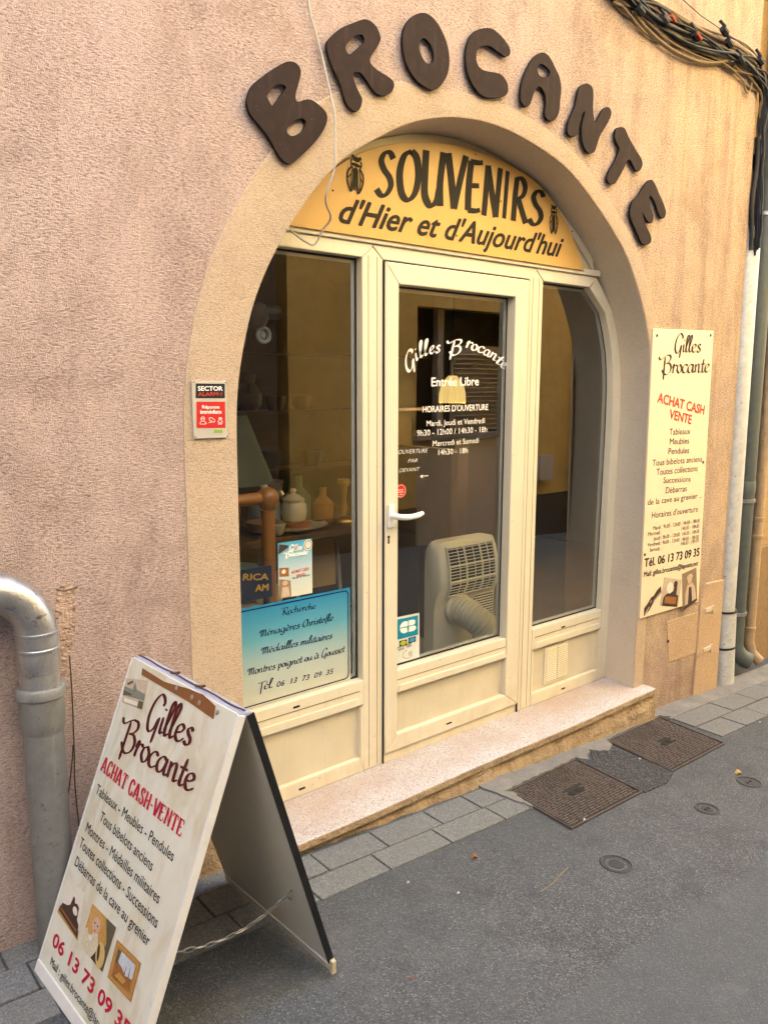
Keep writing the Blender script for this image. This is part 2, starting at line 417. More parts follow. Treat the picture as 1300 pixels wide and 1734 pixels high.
def glyphs(text, bold=0., shear=0.):
    cu = bpy.data.curves.new("t", 'FONT'); cu.body = text; cu.resolution_u = 3; cu.offset = bold; cu.shear = shear; cu.fill_mode = 'FRONT'
    o = bpy.data.objects.new("t", cu); COL.objects.link(o)
    bpy.context.view_layer.update()
    me = bpy.data.meshes.new_from_object(o.evaluated_get(bpy.context.evaluated_depsgraph_get()))
    vs = [tuple(v.co) for v in me.vertices]; fs = [tuple(p.vertices) for p in me.polygons]
    bpy.data.objects.remove(o); bpy.data.curves.remove(cu); bpy.data.meshes.remove(me)
    return vs, fs
CAPH = max(v[1] for v in glyphs("H")[0])

def put(mb, text, ABC, frame, off=.0012, bold=0., shear=0., own_top=False):
    """one printed line from A to B along its foot, capitals reaching C"""
    A, B, C = [Vector(p[:2]) for p in ABC]
    vs, fs = glyphs(text, min(bold, 0.), shear); x0 = min(v[0] for v in vs); x1 = max(v[0] for v in vs)
    if own_top: y0 = min(v[1] for v in vs); ch = max(v[1] for v in vs) - y0
    else: y0 = 0; ch = CAPH
    d = (B - A); nrm = Vector((-d.y, d.x)).normalized(); h = (C - A).dot(nrm)
    em = h / ch if ch else 0; b = max(bold, 0.) * abs(em) * 1.1
    for i, (bx, by) in enumerate([(0, 0)] if b <= 0 else [(-b, 0), (b, 0), (0, b * .7), (0, -b * .7), (-b * .7, b * .5), (b * .7, -b * .5)]):
        out = []
        for v in vs:
            q = A + d * ((v[0] - x0) / (x1 - x0)) + nrm * ((v[1] - y0) / ch * h + by) + d.normalized() * bx
            out.append(frame(q.x, q.y, off + i * .00003))
        mb.add(out, fs)

# pen-stroke alphabet: x-height 1, strokes of centre-line points, then the advance
def _sub(*a): return [list(x) for x in a]
PEN = {
 'a': (_sub([(.66,.85),(.36,1.0),(.06,.6),(.08,.12),(.3,0),(.55,.35),(.68,.95)],[(.7,1.02),(.62,.3),(.7,.02),(.92,.18)]), .9),
 'c': (_sub([(.6,.8),(.5,.98),(.28,.95),(.05,.55),(.1,.1),(.35,0),(.66,.28)]), .66),
 'd': (_sub([(.66,.85),(.36,1.0),(.06,.6),(.08,.12),(.3,0),(.55,.35),(.68,.95)],[(.84,2.0),(.68,.8),(.64,.2),(.72,.02),(.92,.18)]), .92),
 'e': (_sub([(.08,.45),(.38,.56),(.55,.82),(.4,1.0),(.14,.82),(.05,.35),(.2,.02),(.42,.03),(.68,.28)]), .68),
 'f': (_sub([(.72,1.72),(.6,1.95),(.44,1.8),(.32,1.0),(.22,-.2),(.1,-.7)],[(.05,.95),(.6,1.0)]), .55),
 'g': (_sub([(.66,.85),(.36,1.0),(.06,.6),(.08,.15),(.3,.05),(.55,.4),(.68,.95)],[(.7,1.0),(.6,.0),(.45,-.6),(.2,-.75),(.0,-.45),(.4,-.2),(.9,.2)]), .88),
 'h': (_sub([(.2,2.0),(.1,1.0),(.04,0)],[(.06,.5),(.3,.95),(.5,.95),(.52,.5),(.5,.1),(.6,0),(.8,.18)]), .8),
 'i': (_sub([(.14,1.0),(.08,.3),(.14,.02),(.34,.18)],[(.19,1.42),(.21,1.54)]), .36),
 'j': (_sub([(.2,1.0),(.12,.0),(.0,-.6),(-.2,-.72)],[(.23,1.42),(.25,1.54)]), .36),
 'l': (_sub([(-.02,.25),(.24,1.1),(.42,1.85),(.30,2.1),(.16,1.6),(.07,.4),(.15,0),(.38,.2)]), .40),
 'm': (_sub([(.08,1),(.04,0)],[(.05,.55),(.28,.97),(.42,.9),(.42,0)],[(.43,.55),(.66,.97),(.8,.9),(.78,.1),(.86,0),(1.06,.18)]), 1.06),
 'n': (_sub([(.08,1),(.04,0)],[(.05,.55),(.3,.97),(.48,.92),(.48,.12),(.56,0),(.78,.18)]), .78),
 'o': (_sub([(.35,1),(.12,.8),(.05,.35),(.25,0),(.5,.2),(.58,.65),(.4,.98),(.3,.98)]), .66),
 'p': (_sub([(.14,1.0),(.04,-.75)],[(.1,.6),(.32,.98),(.56,.8),(.52,.3),(.28,.0),(.08,.2)]), .7),
 'r': (_sub([(.02,.55),(.14,1.05),(.2,.85),(.1,.45),(.06,0)],[(.1,.5),(.26,.86),(.46,.95),(.5,.78)]), .52),
 's': (_sub([(.5,.82),(.36,1.0),(.16,.85),(.24,.6),(.42,.38),(.4,.08),(.18,-.02),(.02,.16)]), .54),
 't': (_sub([(.32,1.65),(.16,.5),(.16,.06),(.28,0),(.46,.18)],[(-.04,1.0),(.5,1.02)]), .46),
 'u': (_sub([(.1,1),(.05,.3),(.15,.02),(.38,.15),(.58,.6)],[(.64,1),(.57,.3),(.64,.02),(.82,.18)]), .8),
 ' ': ([], .5),
 'G': (_sub([(.93,1.62),(.99,1.85),(.86,2.18),(.6,2.25),(.25,1.7),(.06,.8),(.14,.05),(.36,-.12),(.62,.2),(.80,.82)],[(.86,.9),(.76,.2),(.62,-.75)],[(.9,1.66),(.95,1.74)]), 1.0),
 'B': (_sub([(-.62,1.95),(-.56,1.68),(-.38,1.62),(-.05,1.9),(.25,2.12)],[(.06,1.9),(-.02,.6),(-.08,-.75)],[(.25,2.12),(.62,2.1),(.72,1.75),(.5,1.35),(.14,1.12)],[(.14,1.12),(.55,1.18),(.78,.75),(.66,.2),(.32,-.12),(.02,-.05),(-.26,.42)]), .95),
 'M': (_sub([(-.1,.95),(-.12,1.35),(.02,1.62),(.16,1.5),(.18,.8),(.14,-.1)],[(.17,1.0),(.38,1.6),(.5,1.5),(.5,-.05)],[(.5,1.0),(.74,1.6),(.88,1.5),(.86,.2),(.94,0),(1.14,.2)]), 1.16),
 'R': (_sub([(-.55,1.7),(-.3,1.78),(.1,1.9),(.45,1.98)],[(.1,1.8),(.02,.6),(-.04,-.3)],[(.45,1.98),(.74,1.75),(.6,1.3),(.12,1.0)],[(.12,1.0),(.4,.3),(.75,-.35),(1.3,-.4)]), .8),
 'C': (_sub([(.78,1.35),(.82,1.7),(.6,1.85),(.28,1.4),(.12,.7),(.22,.05),(.5,0),(.8,.3)]), .82),
 'T': (_sub([(-.35,1.55),(.1,1.6),(.85,1.78)],[(.25,1.6),(.18,.6),(.1,-.9)]), .55),
 # upright sign capitals (height 2.3)
 '^S': (_sub([(.92,1.95),(.72,2.25),(.42,2.2),(.24,1.8),(.4,1.35),(.72,.95),(.8,.5),(.55,.05),(.25,.0),(.0,.3)]), 1.0),
 '^O': (_sub([(.62,2.28),(.25,2.0),(.06,1.2),(.18,.3),(.5,0),(.85,.35),(1.0,1.15),(.9,1.95),(.62,2.28)]), 1.1),
 '^U': (_sub([(.08,2.3),(.05,1.2),(.08,.4),(.35,.0),(.65,.2),(.8,.75)],[(.95,2.3),(.82,1.0),(.86,.0)]), 1.05),
 '^V': (_sub([(.02,2.3),(.25,1.1),(.42,.0)],[(.95,2.3),(.66,1.1),(.42,.0)]), 1.0),
 '^E': (_sub([(.14,2.25),(.06,1.1),(.06,.05)],[(.1,2.22),(.5,2.22),(.78,2.26)],[(.08,1.15),(.62,1.2)],[(.06,.05),(.45,.05),(.72,.12)]), .85),
 '^N': (_sub([(.16,2.3),(.1,1.1),(.02,.0)],[(.16,2.3),(.5,1.0),(.78,.0)],[(.95,2.3),(.86,1.1),(.78,.0)]), 1.0),
 '^I': (_sub([(.2,2.3),(.12,1.1),(.08,.0)]), .3),
 '^R': (_sub([(.16,2.25),(.08,1.1),(.04,.0)],[(.12,2.2),(.5,2.25),(.74,1.9),(.6,1.4),(.12,1.1)],[(.35,1.12),(.6,.6),(.9,.0)]), .95),
}
for b_, m_, acc in (('e', 'é', 1), ('e', 'è', -1), ('a', 'à', -1)):
    PEN[m_] = (PEN[b_][0] + [[(.22, 1.22 if acc > 0 else 1.6), (.44, 1.6 if acc > 0 else 1.22)]], PEN[b_][1])

def ribbon(mb, pts, to3, wmin, wmax, pen, k, n=5, taper=True):
    P = [Vector(p) for p in (cr(pts, n) if len(pts) > 2 else pts)]; N = len(P); L_, R_ = [], []
    for i, p in enumerate(P):
        d = (P[min(i + 1, N - 1)] - P[max(i - 1, 0)])
        d = d.normalized() if d.length > 1e-9 else Vector((1, 0))
        t = abs(d.x * math.sin(pen) - d.y * math.cos(pen)); w = wmin + (wmax - wmin) * t ** 1.3
        if taper and N > 5: w *= (.55 if i in (0, N - 1) else 1)
        nn = Vector((-d.y, d.x)) * w / 2; L_.append(p + nn); R_.append(p - nn)
    vs = [to3(v, k) for v in L_] + [to3(v, k) for v in R_]
    mb.add(vs, [(i, N + i, N + i + 1, i + 1) for i in range(N - 1)])

def script(mb, text, ABC, frame, cap=2.1, off=.0012, wmin=.07, wmax=.24, pen=R(38), slant=0., place=None):
    """brush script from A to B, capitals reaching C"""
    A, B, C = [Vector(p[:2]) for p in ABC]; d = B - A; nrm = Vector((-d.y, d.x)).normalized(); h = (C - A).dot(nrm)
    tot = sum(PEN[c][1] for c in text); sx = d.length / tot; sy = h / cap; dn = d.normalized(); x = 0; cnt = 0
    for c in text:
        st, adv = PEN[c]
        for s_ in st:
            cnt += 1
            def to3(v, k, x=x):
                q = A + dn * ((v.x + x + slant * v.y) * sx) + nrm * (v.y * sy)
                return frame(q.x, q.y, off + k * .00006)
            ribbon(mb, s_, to3, wmin, wmax, pen, cnt)
        x += adv

def flatpoly(mb, pts, frame, off):
    mb.add([frame(p[0], p[1], off) for p in pts], [tuple(range(len(pts)))])
def bil(q, s, t):
    """point (s right, t up) of a quad given as TL, TR, BR, BL"""
    a = Vector(q[3]).lerp(Vector(q[2]), s); b = Vector(q[0]).lerp(Vector(q[1]), s); return tuple(a.lerp(b, t))
def print_photo(name, quad, frame, parent, layers, off=.0014):
    """a printed picture: one flat mesh of coloured shapes"""
    mb = MB(); mats = []
    for i, (m, pts) in enumerate(layers):
        if m not in mats: mats.append(m)
        mb.cur = mats.index(m)
        flatpoly(mb, [bil(quad, *p) for p in pts], frame, off + i * .00025)
    o = mesh_obj(name, mb.v, mb.f, mats, parent, mi=mb.mi); return o
def ell(cx, cy, rx, ry, n=16, rot=0.):
    return [(cx + rx * math.cos(a) * math.cos(rot) - ry * math.sin(a) * math.sin(rot), cy + rx * math.cos(a) * math.sin(rot) + ry * math.sin(a) * math.cos(rot)) for a in [2 * math.pi * i / n for i in range(n)]]
SQ = [(0, 0), (1, 0), (1, 1), (0, 1)]
def rect(x0, y0, x1, y1): return [(x0, y0), (x1, y0), (x1, y1), (x0, y1)]

# ================================================================== SETTING
# street: one gently falling sheet of asphalt, reaching far both ways
def ground_sheet(name, x0, x1, y0, y1, dz, mat, nx=2):
    mb = MB(); xs = [x0 + (x1 - x0) * i / nx for i in range(nx + 1)]
    for a, b in zip(xs, xs[1:]):
        mb.add([(a, y0, g_z(a) + dz), (b, y0, g_z(b) + dz), (b, y1, g_z(b) + dz), (a, y1, g_z(a) + dz)], [(0, 1, 2, 3)])
    return mb.build(name, mat)
tag(ground_sheet("street", -60, 60, -60, -.0, -.009, M_asph), kind='structure')

# pavement of grey pavers along the wall: two rows, laid a little above the asphalt
pm = MB()
def paver(x0, x1, y0, y1, dz=0.):
    g = .0035; c = .004; z = lambda x, d: g_z(x) + d + dz
    x0 += g; x1 -= g; y0 += g; y1 -= g
    t = random.uniform(-.0025, .0025)
    pm.hexa([(x0, y0, z(x0, -.06)), (x1, y0, z(x1, -.06)), (x1, y1, z(x1, -.06)), (x0, y1, z(x0, -.06))],
            [(x0, y0, z(x0, t)), (x1, y0, z(x1, t)), (x1, y1, z(x1, t)), (x0, y1, z(x0, t))])
for row, (y0, y1, sh) in enumerate(((-.545, -.425, .0), (-.425, -.298, .14))):
    x = -4.0 + sh
    while x < .30:
        w_ = random.choice((.27, .30, .22, .28)); x1 = min(x + w_, .352)
        if x1 - x > .05: paver(x, x1, y0, y1)
        x = x1
for row, (y0, y1, sh) in enumerate(((-.62, -.47, .0), (-.47, -.32, .12))):
    x = 1.79
    while x < 7:
        w_ = random.choice((.28, .30, .26)); x1 = x + w_ + (sh if x == 1.79 else 0); paver(x, x1, y0, y1); x = x1
x = -4.0
while x < -.80:      # wall-side row where there is no step
    paver(x, min(x + .24, -.80), -.298, -.205); x += .24
tag(pm.build("pavement", M_paver, bevel=.003), kind='structure')
tag(ground_sheet("pavement_bed", -4.0, .36, -.547, -.2, -.012, M_cement), kind='structure')
cm = MB()           # rough cement fillet along the step and wall foot
def cement(pts, z0, z1):
    n0 = len(pts); q = []
    for i in range(n0):
        a, b_ = Vector(pts[i]), Vector(pts[(i + 1) % n0]); ns = max(1, int((b_ - a).length / .02))
        for j in range(ns): v = a.lerp(b_, j / ns); q.append((v.x + (random.uniform(-.006, .006) if ns > 1 else 0), v.y + (random.uniform(-.005, .005) if -.5 < v.y < -.3 else 0)))
    pts = q; n = len(pts)
    cm.add([(x, y, g_z(x) + z0) for x, y in pts] + [(x, y, g_z(x) + z1) for x, y in pts], [tuple(range(n, 2 * n))] + [(i, (i + 1) % n, n + (i + 1) % n, n + i) for i in range(n)])
cement([(.352, -.55), (.38, -.41), (.36, -.385), (.55, -.375), (.90, -.352), (.93, -.40), (1.03, -.335), (1.10, -.40), (1.18, -.36), (1.21, -.312), (1.42, -.292), (1.75, -.278), (1.79, -.32), (1.79, -.19), (.30, -.26), (.30, -.30)], -.03, .008)
cement([(1.775, -.33), (2.2, -.325), (2.75, -.33), (3.4, -.33), (7, -.33), (7, -.1), (1.775, -.19)], -.03, .003)
tag(cm.build("cement_strip", M_cement), kind='structure')
pt = MB()           # darker tarmac patch between the two covers
P_ = [(.905, -.352), (.96, -.41), (1.03, -.345), (1.10, -.41), (1.165, -.37), (1.185, -.50), (1.17, -.70), (1.05, -.74), (.88, -.735)]
pt.add([(x, y, g_z(x) - .003) for x, y in P_] + [(x, y, g_z(x) - .03) for x, y in P_], [tuple(range(9))] + [(i, (i + 1) % 9, 9 + (i + 1) % 9, 9 + i) for i in range(9)])
k = NM("fresh_tarmac"); v_ = k.vor(150, out='Color'); sp_ = k.n.new('ShaderNodeSeparateColor'); k.l.new(v_, sp_.inputs[0])
k.color(k.ramp(sp_.outputs[0], [(0, (.022, .022, .024)), (.7, (.05, .05, .053)), (1, (.12, .12, .12))])); k.rough(.8); k.bump(k.vor(150), .9, .012)
M_patch = k.m
tag(pt.build("tarmac_patch", M_patch), kind='structure')

# ------------------------------------------------------------------ the shop front wall with its arch
ARCH = [(-.785, -.40), (-.784, .0), (-.782, .6), (-.781, 1.2), (-.779, 1.45), (-.77, 1.573), (-.75, 1.682), (-.721, 1.79), (-.688, 1.878), (-.646, 1.962), (-.598, 2.040), (-.54, 2.125),
        (-.47, 2.212), (-.399, 2.288), (-.316, 2.358), (-.156, 2.455), (-.042, 2.512), (.076, 2.552), (.2, 2.580), (.36, 2.594), (.545, 2.583), (.78, 2.536), (.952, 2.468), (1.141, 2.352),
        (1.25, 2.272), (1.35, 2.185), (1.484, 2.002), (1.566, 1.827), (1.6, 1.693), (1.614, 1.555), (1.618, 1.347), (1.613, 1.0), (1.606, .5), (1.599, .0), (1.597, -.40)]
def offset(pl, d):
    out = []
    for i, p in enumerate(pl):
        a = Vector(pl[max(i - 1, 0)]); b = Vector(pl[min(i + 1, len(pl) - 1)]); t = (b - a).normalized(); dd = d(i) if callable(d) else d
        out.append((p[0] - t.y * dd, p[1] + t.x * dd))
    return out
AR = cr(ARCH, 4)
AIN = [(x + (.030 if x > 1.2 else .030 * max(0, (x - .2)) if x > .2 else 0), z - (.012 if z > 2 else 0)) for x, z in AR]
WALL_R = 2.515
front = thing("shop_wall", (0, -.2, -.2), "pink roughcast front wall of the shop with a wide arched opening and rust streaks", "wall")
hole = offset(AR, .055)
wb = MB()
wb.prism([(-9, -.8), (hole[0][0], -.8)] + hole + [(hole[-1][0], -.8), (WALL_R, -.8), (WALL_R, 10.2), (-9, 10.2)], -.2, .13)
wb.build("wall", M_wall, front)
# smooth rendered surround and reveal of the arch
def band_w(i):
    t = i / (len(AR) - 1); return .19 if t < .42 else (.19 - .10 * (t - .42) / .1 if t < .52 else .09)
sm = MB(); o1 = offset(AR, band_w); o2 = offset(AR, lambda i: max(.02, band_w(i) - .004)); o3 = offset(AR, .010); o4 = offset(AR, .003)
rows = [[(x, -.199, z) for x, z in o1], [(x, -.2035, z) for x, z in o2], [(x, -.2040, z) for x, z in o3], [(x, -.2015, z) for x, z in o4], [(x, -.194, z) for x, z in AR]]
n_ = len(AR)
sm.add([v for r in rows for v in r], [(r * n_ + i, r * n_ + i + 1, (r + 1) * n_ + i + 1, (r + 1) * n_ + i) for r in range(4) for i in range(n_ - 1)])
sm.build("arch_surround", M_band, front, smooth=True)
rv = MB(); rows = [[(x, -.194, z) for x, z in AR], [(x, -.10, z) for x, z in [((a[0] + b[0]) / 2, (a[1] + b[1]) / 2) for a, b in zip(AR, AIN)]], [(x, .05, z) for x, z in AIN], [(x, .05, z) for x, z in offset(AIN, .09)]]
rv.add([v for r in rows for v in r], [(r * n_ + i, r * n_ + i + 1, (r + 1) * n_ + i + 1, (r + 1) * n_ + i) for r in range(3) for i in range(n_ - 1)])
rv.build("arch_reveal", M_reveal, front, smooth=True)
# patched plaster hatch with two hinges, low on the right
hm = MB()
H = [(1.901, 0.272), (2.364, 0.266), (2.384, 0.011), (1.945, 0.022)]
H = [(H[0][0], H[0][1]), (H[1][0], H[1][1]), (H[2][0], H[2][1]), (H[3][0], H[3][1])]
hm.prism(H[::-1], -.2035, -.19)
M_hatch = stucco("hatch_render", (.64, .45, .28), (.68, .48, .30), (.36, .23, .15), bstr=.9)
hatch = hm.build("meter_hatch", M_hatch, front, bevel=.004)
M_oldpaint = plain("flaked_paint", (.56, .45, .34), .8, var=.3, vs=60)
for (x, z) in [(2.345, 0.263), (2.355, 0.017)]:
    h_ = MB(); h_.box(x - .045, x + .04, -.218, -.2055, z - .012, z + .014); h_.tube([(x + .046, -.215, z - .03), (x + .046, -.215, z + .02)], .008, 8)
    h_.build("hinge", M_oldpaint, hatch, bevel=.003)
hh = MB(); (x, z), = [(1.919, 0.155)]
hh.lathe([(.009, 0), (.006, .004)], (x, -.2062, z), 10, 'y'); hh.build("keyhole", M_dark, hatch)
# thicker plinth at the right foot of the wall
pl_ = MB(); pl_.prism([(2.22, -.5), (2.513, -.5), (2.513, .42), (2.30, .43), (2.25, .30)], -.212, -.19); pl_.build("plinth", M_hatch, front, bevel=.006)
# broken plaster behind the drainpipe: flat patch, its recess shade painted in
dm = MB(); D = [(-1.37, 0.997), (-1.327, 1.004), (-1.329, 0.884), (-1.349, 0.799), (-1.374, 0.715), (-1.389, 0.646), (-1.391, 0.826)]
D2 = cr(D, 3, True); n2 = len(D2)
dm.add([(x, -.2008, z) for x, z in D2], [tuple(range(n2))])
M_broken = stucco("broken_plaster_shade", (.50, .36, .28), (.52, .37, .27), (.26, .17, .12), grain=40, bstr=1., pit_shade=.8)
dm.build("broken_plaster_shade", M_broken, front)
crk = MB()
for pl in ([(-1.349, 0.799), (-1.352, 0.673), (-1.353, 0.563), (-1.351, 0.507), (-1.354, 0.396), (-1.355, 0.262)], [(-1.35, 0.525), (-1.369, 0.457), (-1.379, 0.348)], [(-1.369, 1), (-1.346, 0.993), (-1.32, 0.999)]):
    crk.tube([(x, -.2005, z) for x, z in cr([(a + random.uniform(-.006, .006), b) for a, b in pl], 4)], .0018, 6)
crk.build("crack", plain("crack_brown", (.09, .055, .035), .9), front)
low = MB()          # scuffed cement foot left of the step
P_ = [(-1.0, g_z(-1.0) - .05), (-.785, -.2), (-.785, .09), (-.83, .13), (-.90, .08), (-.97, .10), (-1.06, .06), (-1.12, -.0)]
low.prism(P_, -.209, -.19); low.build("worn_foot", M_stepbase, front, bevel=.004)

# next house on the right, a little set back behind the pipes
nh = thing("neighbouring_house", (3.2, 0, -.4), "ochre roughcast house wall at the right edge, behind the pipes", "building")
m_ = MB(); m_.box(3.28, 6.4, -.05, .3, -1.2, 10.2); m_.box(6.4, 18, -.05, .3, -1.2, 10.2); m_.build("wall", M_next, nh)
m_ = MB(); m_.box(3.26, 14, -.075, .0, -1.2, .50); m_.build("plinth", plain("brown_base_render", (.26, .17, .085), .95, var=.4, vs=30, bump=.6), nh, bevel=.01)
m_ = MB(); m_.box(2.2, 3.4, .14, .4, -1.2, 10.2); m_.build("recess_wall", M_next, nh)

# ------------------------------------------------------------------ doorstep
st = thing("doorstep", (.45, -.15, -.25), "long speckled terrazzo doorstep on a crumbling ochre base under the shop front", "step")
b = MB()
edge = [(-.80, -.285)] + [(x, -.288 + .004 * math.sin(x * 5)) for x in [-.6 + .15 * i for i in range(16)]] + [(1.70, -.280)]
top = edge + [(1.70, -.19), (1.62, -.19), (1.64, .06), (-.80, .06)]
n = len(top)
b.add([(x, y, -.045) for x, y in top] + [(x, y, -.078) for x, y in top], [tuple(range(n)), tuple(range(2 * n - 1, n - 1, -1))] + [(i, n + i, n + (i + 1) % n, (i + 1) % n) for i in range(n)])
sl_ = b.build("slab", [M_terr, M_stepbase], st, bevel=.005)
for p in sl_.data.polygons: p.material_index = 1 if p.normal.y < -.5 else 0
b = MB(); N_ = 60; prev = None; vs = []; fs = []
for i in range(N_ + 1):
    x = -.79 + 2.48 * i / N_
    j = .006 * math.sin(x * 31) + .005 * math.sin(x * 13 + 1) + random.uniform(-.005, .005)
    vs += [(x, -.278, -.079), (x, -.272 + j, -.10), (x, -.284 + j * .8, -.145), (x, -.287, g_z(x) - .05)]
    if i: o_ = 4 * (i - 1); fs += [(o_ + k_, o_ + 4 + k_, o_ + 5 + k_, o_ + 1 + k_) for k_ in range(3)]
b.add(vs, fs); b.box(-.79, 1.69, -.271, .06, -.5, -.0795); b.build("base", M_stepbase, st, smooth=False)

# ------------------------------------------------------------------ joinery: windows and door of cream plastic
sf = thing("shop_front", (.45, 0, -.045), "cream plastic shop front with a glazed door between two fixed windows in the arch", "shop front")
FY0, FY1 = -.006, .062
M_groove = plain('groove_brown', (.17, .12, .06), .8)  # brown line drawn along each groove
def bars(name, polys, mat, parent, y0=FY0, y1=FY1, bev=.004):
    m = MB()
    for p in polys: m.prism(p, y0, y1)
    return m.build(name, mat, parent, bevel=bev)
gp = .0006
def clip_arch(z, side, d):
    """x of the arch's inner line at height z, moved inward by d"""
    best = None
    pts = [p for p in AIN if (p[0] < .3) == (side < 0)]
    for a, b in zip(pts, pts[1:]):
        if min(a[1], b[1]) <= z <= max(a[1], b[1]) and a[1] != b[1]:
            t = (z - a[1]) / (b[1] - a[1]); best = a[0] + (b[0] - a[0]) * t
    return best - side * d
ML0, ML1, MR0, MR1 = -.108, -.004, .872, .976
Z0, ZT0, ZT1 = -.044, 2.064, 2.118
def grooved(x0, x1, z0, z1):   # a mullion with two fine grooves, pointed where it meets the transom
    w_ = x1 - x0; xm = (x0 + x1) / 2
    return [(x0, z0), (x1, z0), (x1, z1), (xm, z1 + w_ * .42), (x0, z1)]
for a, b_ in ((ML0, ML1), (MR0, MR1)):
    third = (b_ - a) / 3
    mb = MB(); zt = ZT0
    mb.prism(grooved(a, b_, Z0, zt), FY0 + .003, FY1)
    o = mb.build("mullion", M_pvc, sf, bevel=.004)
    mb = MB()
    for q in (a + .030, b_ - .030): mb.box(q - .0008, q + .0008, FY0 + .0018, FY0 + .01, Z0 + .01, zt + .01)
    mb.build("groove", M_groove, o)
# transom over everything, ends on the arch
mb = MB(); xm1, xm2 = (ML0 + ML1) / 2, (MR0 + MR1) / 2; wv = (ML1 - ML0) * .42
xl0, xl1 = clip_arch(ZT0, -1, -.01), clip_arch(ZT1, -1, -.01); xr0, xr1 = clip_arch(ZT0, 1, .005), clip_arch(ZT1, 1, -.0)
mb.prism([(xl0, ZT0), (ML0 - gp, ZT0), (xm1 - gp, ZT0 + wv), (xm1 - gp, ZT1), (xl1, ZT1)], FY0, FY1)
mb.prism([(ML1 + gp, ZT0), (MR0 - gp, ZT0), (xm2 - gp, ZT0 + wv), (xm2 - gp, ZT1), (xm1 + gp, ZT1), (xm1 + gp, ZT0 + wv)], FY0, FY1)
mb.prism([(MR1 + gp, ZT0), (1.33, ZT0), (1.395, ZT1 - .002), (xm2 + gp, ZT1), (xm2 + gp, ZT0 + wv)], FY0, FY1)
tr = mb.build("transom", M_pvc, sf, bevel=.004)
mb = MB(); mb.box(-.52, 1.40, -.018, .05, ZT1 + .0005, ZT1 + .03); mb.build("drip_rail", M_pvc, tr, bevel=.004)
# board filling the head of the arch, behind the sign
top = [p for p in AIN if p[1] > ZT1 + .03]
mb = MB(); mb.prism([(top[0][0], ZT1 + .031)] + top + [(top[-1][0], ZT1 + .031)], .012, .06); mb.build("fanlight_panel", M_pvc_panel, sf)
arcf = [p for p in offset(AIN, -.035) if p[1] > ZT1 + .03]
mb = MB(); tt = [p for p in AIN if p[1] > ZT1 + .03]; nn = min(len(arcf), len(tt))
tt = tt[:nn]; arcf = arcf[:nn]
mb.add([(x, -.004, z) for x, z in tt] + [(x, -.004, z) for x, z in arcf] + [(x, .012, z) for x, z in arcf], [(i, i + 1, nn + i + 1, nn + i) for i in range(nn - 1)] + [(nn + i, nn + i + 1, 2 * nn + i + 1, 2 * nn + i) for i in range(nn - 1)])
mb.build("arched_frame", M_pvc, sf)

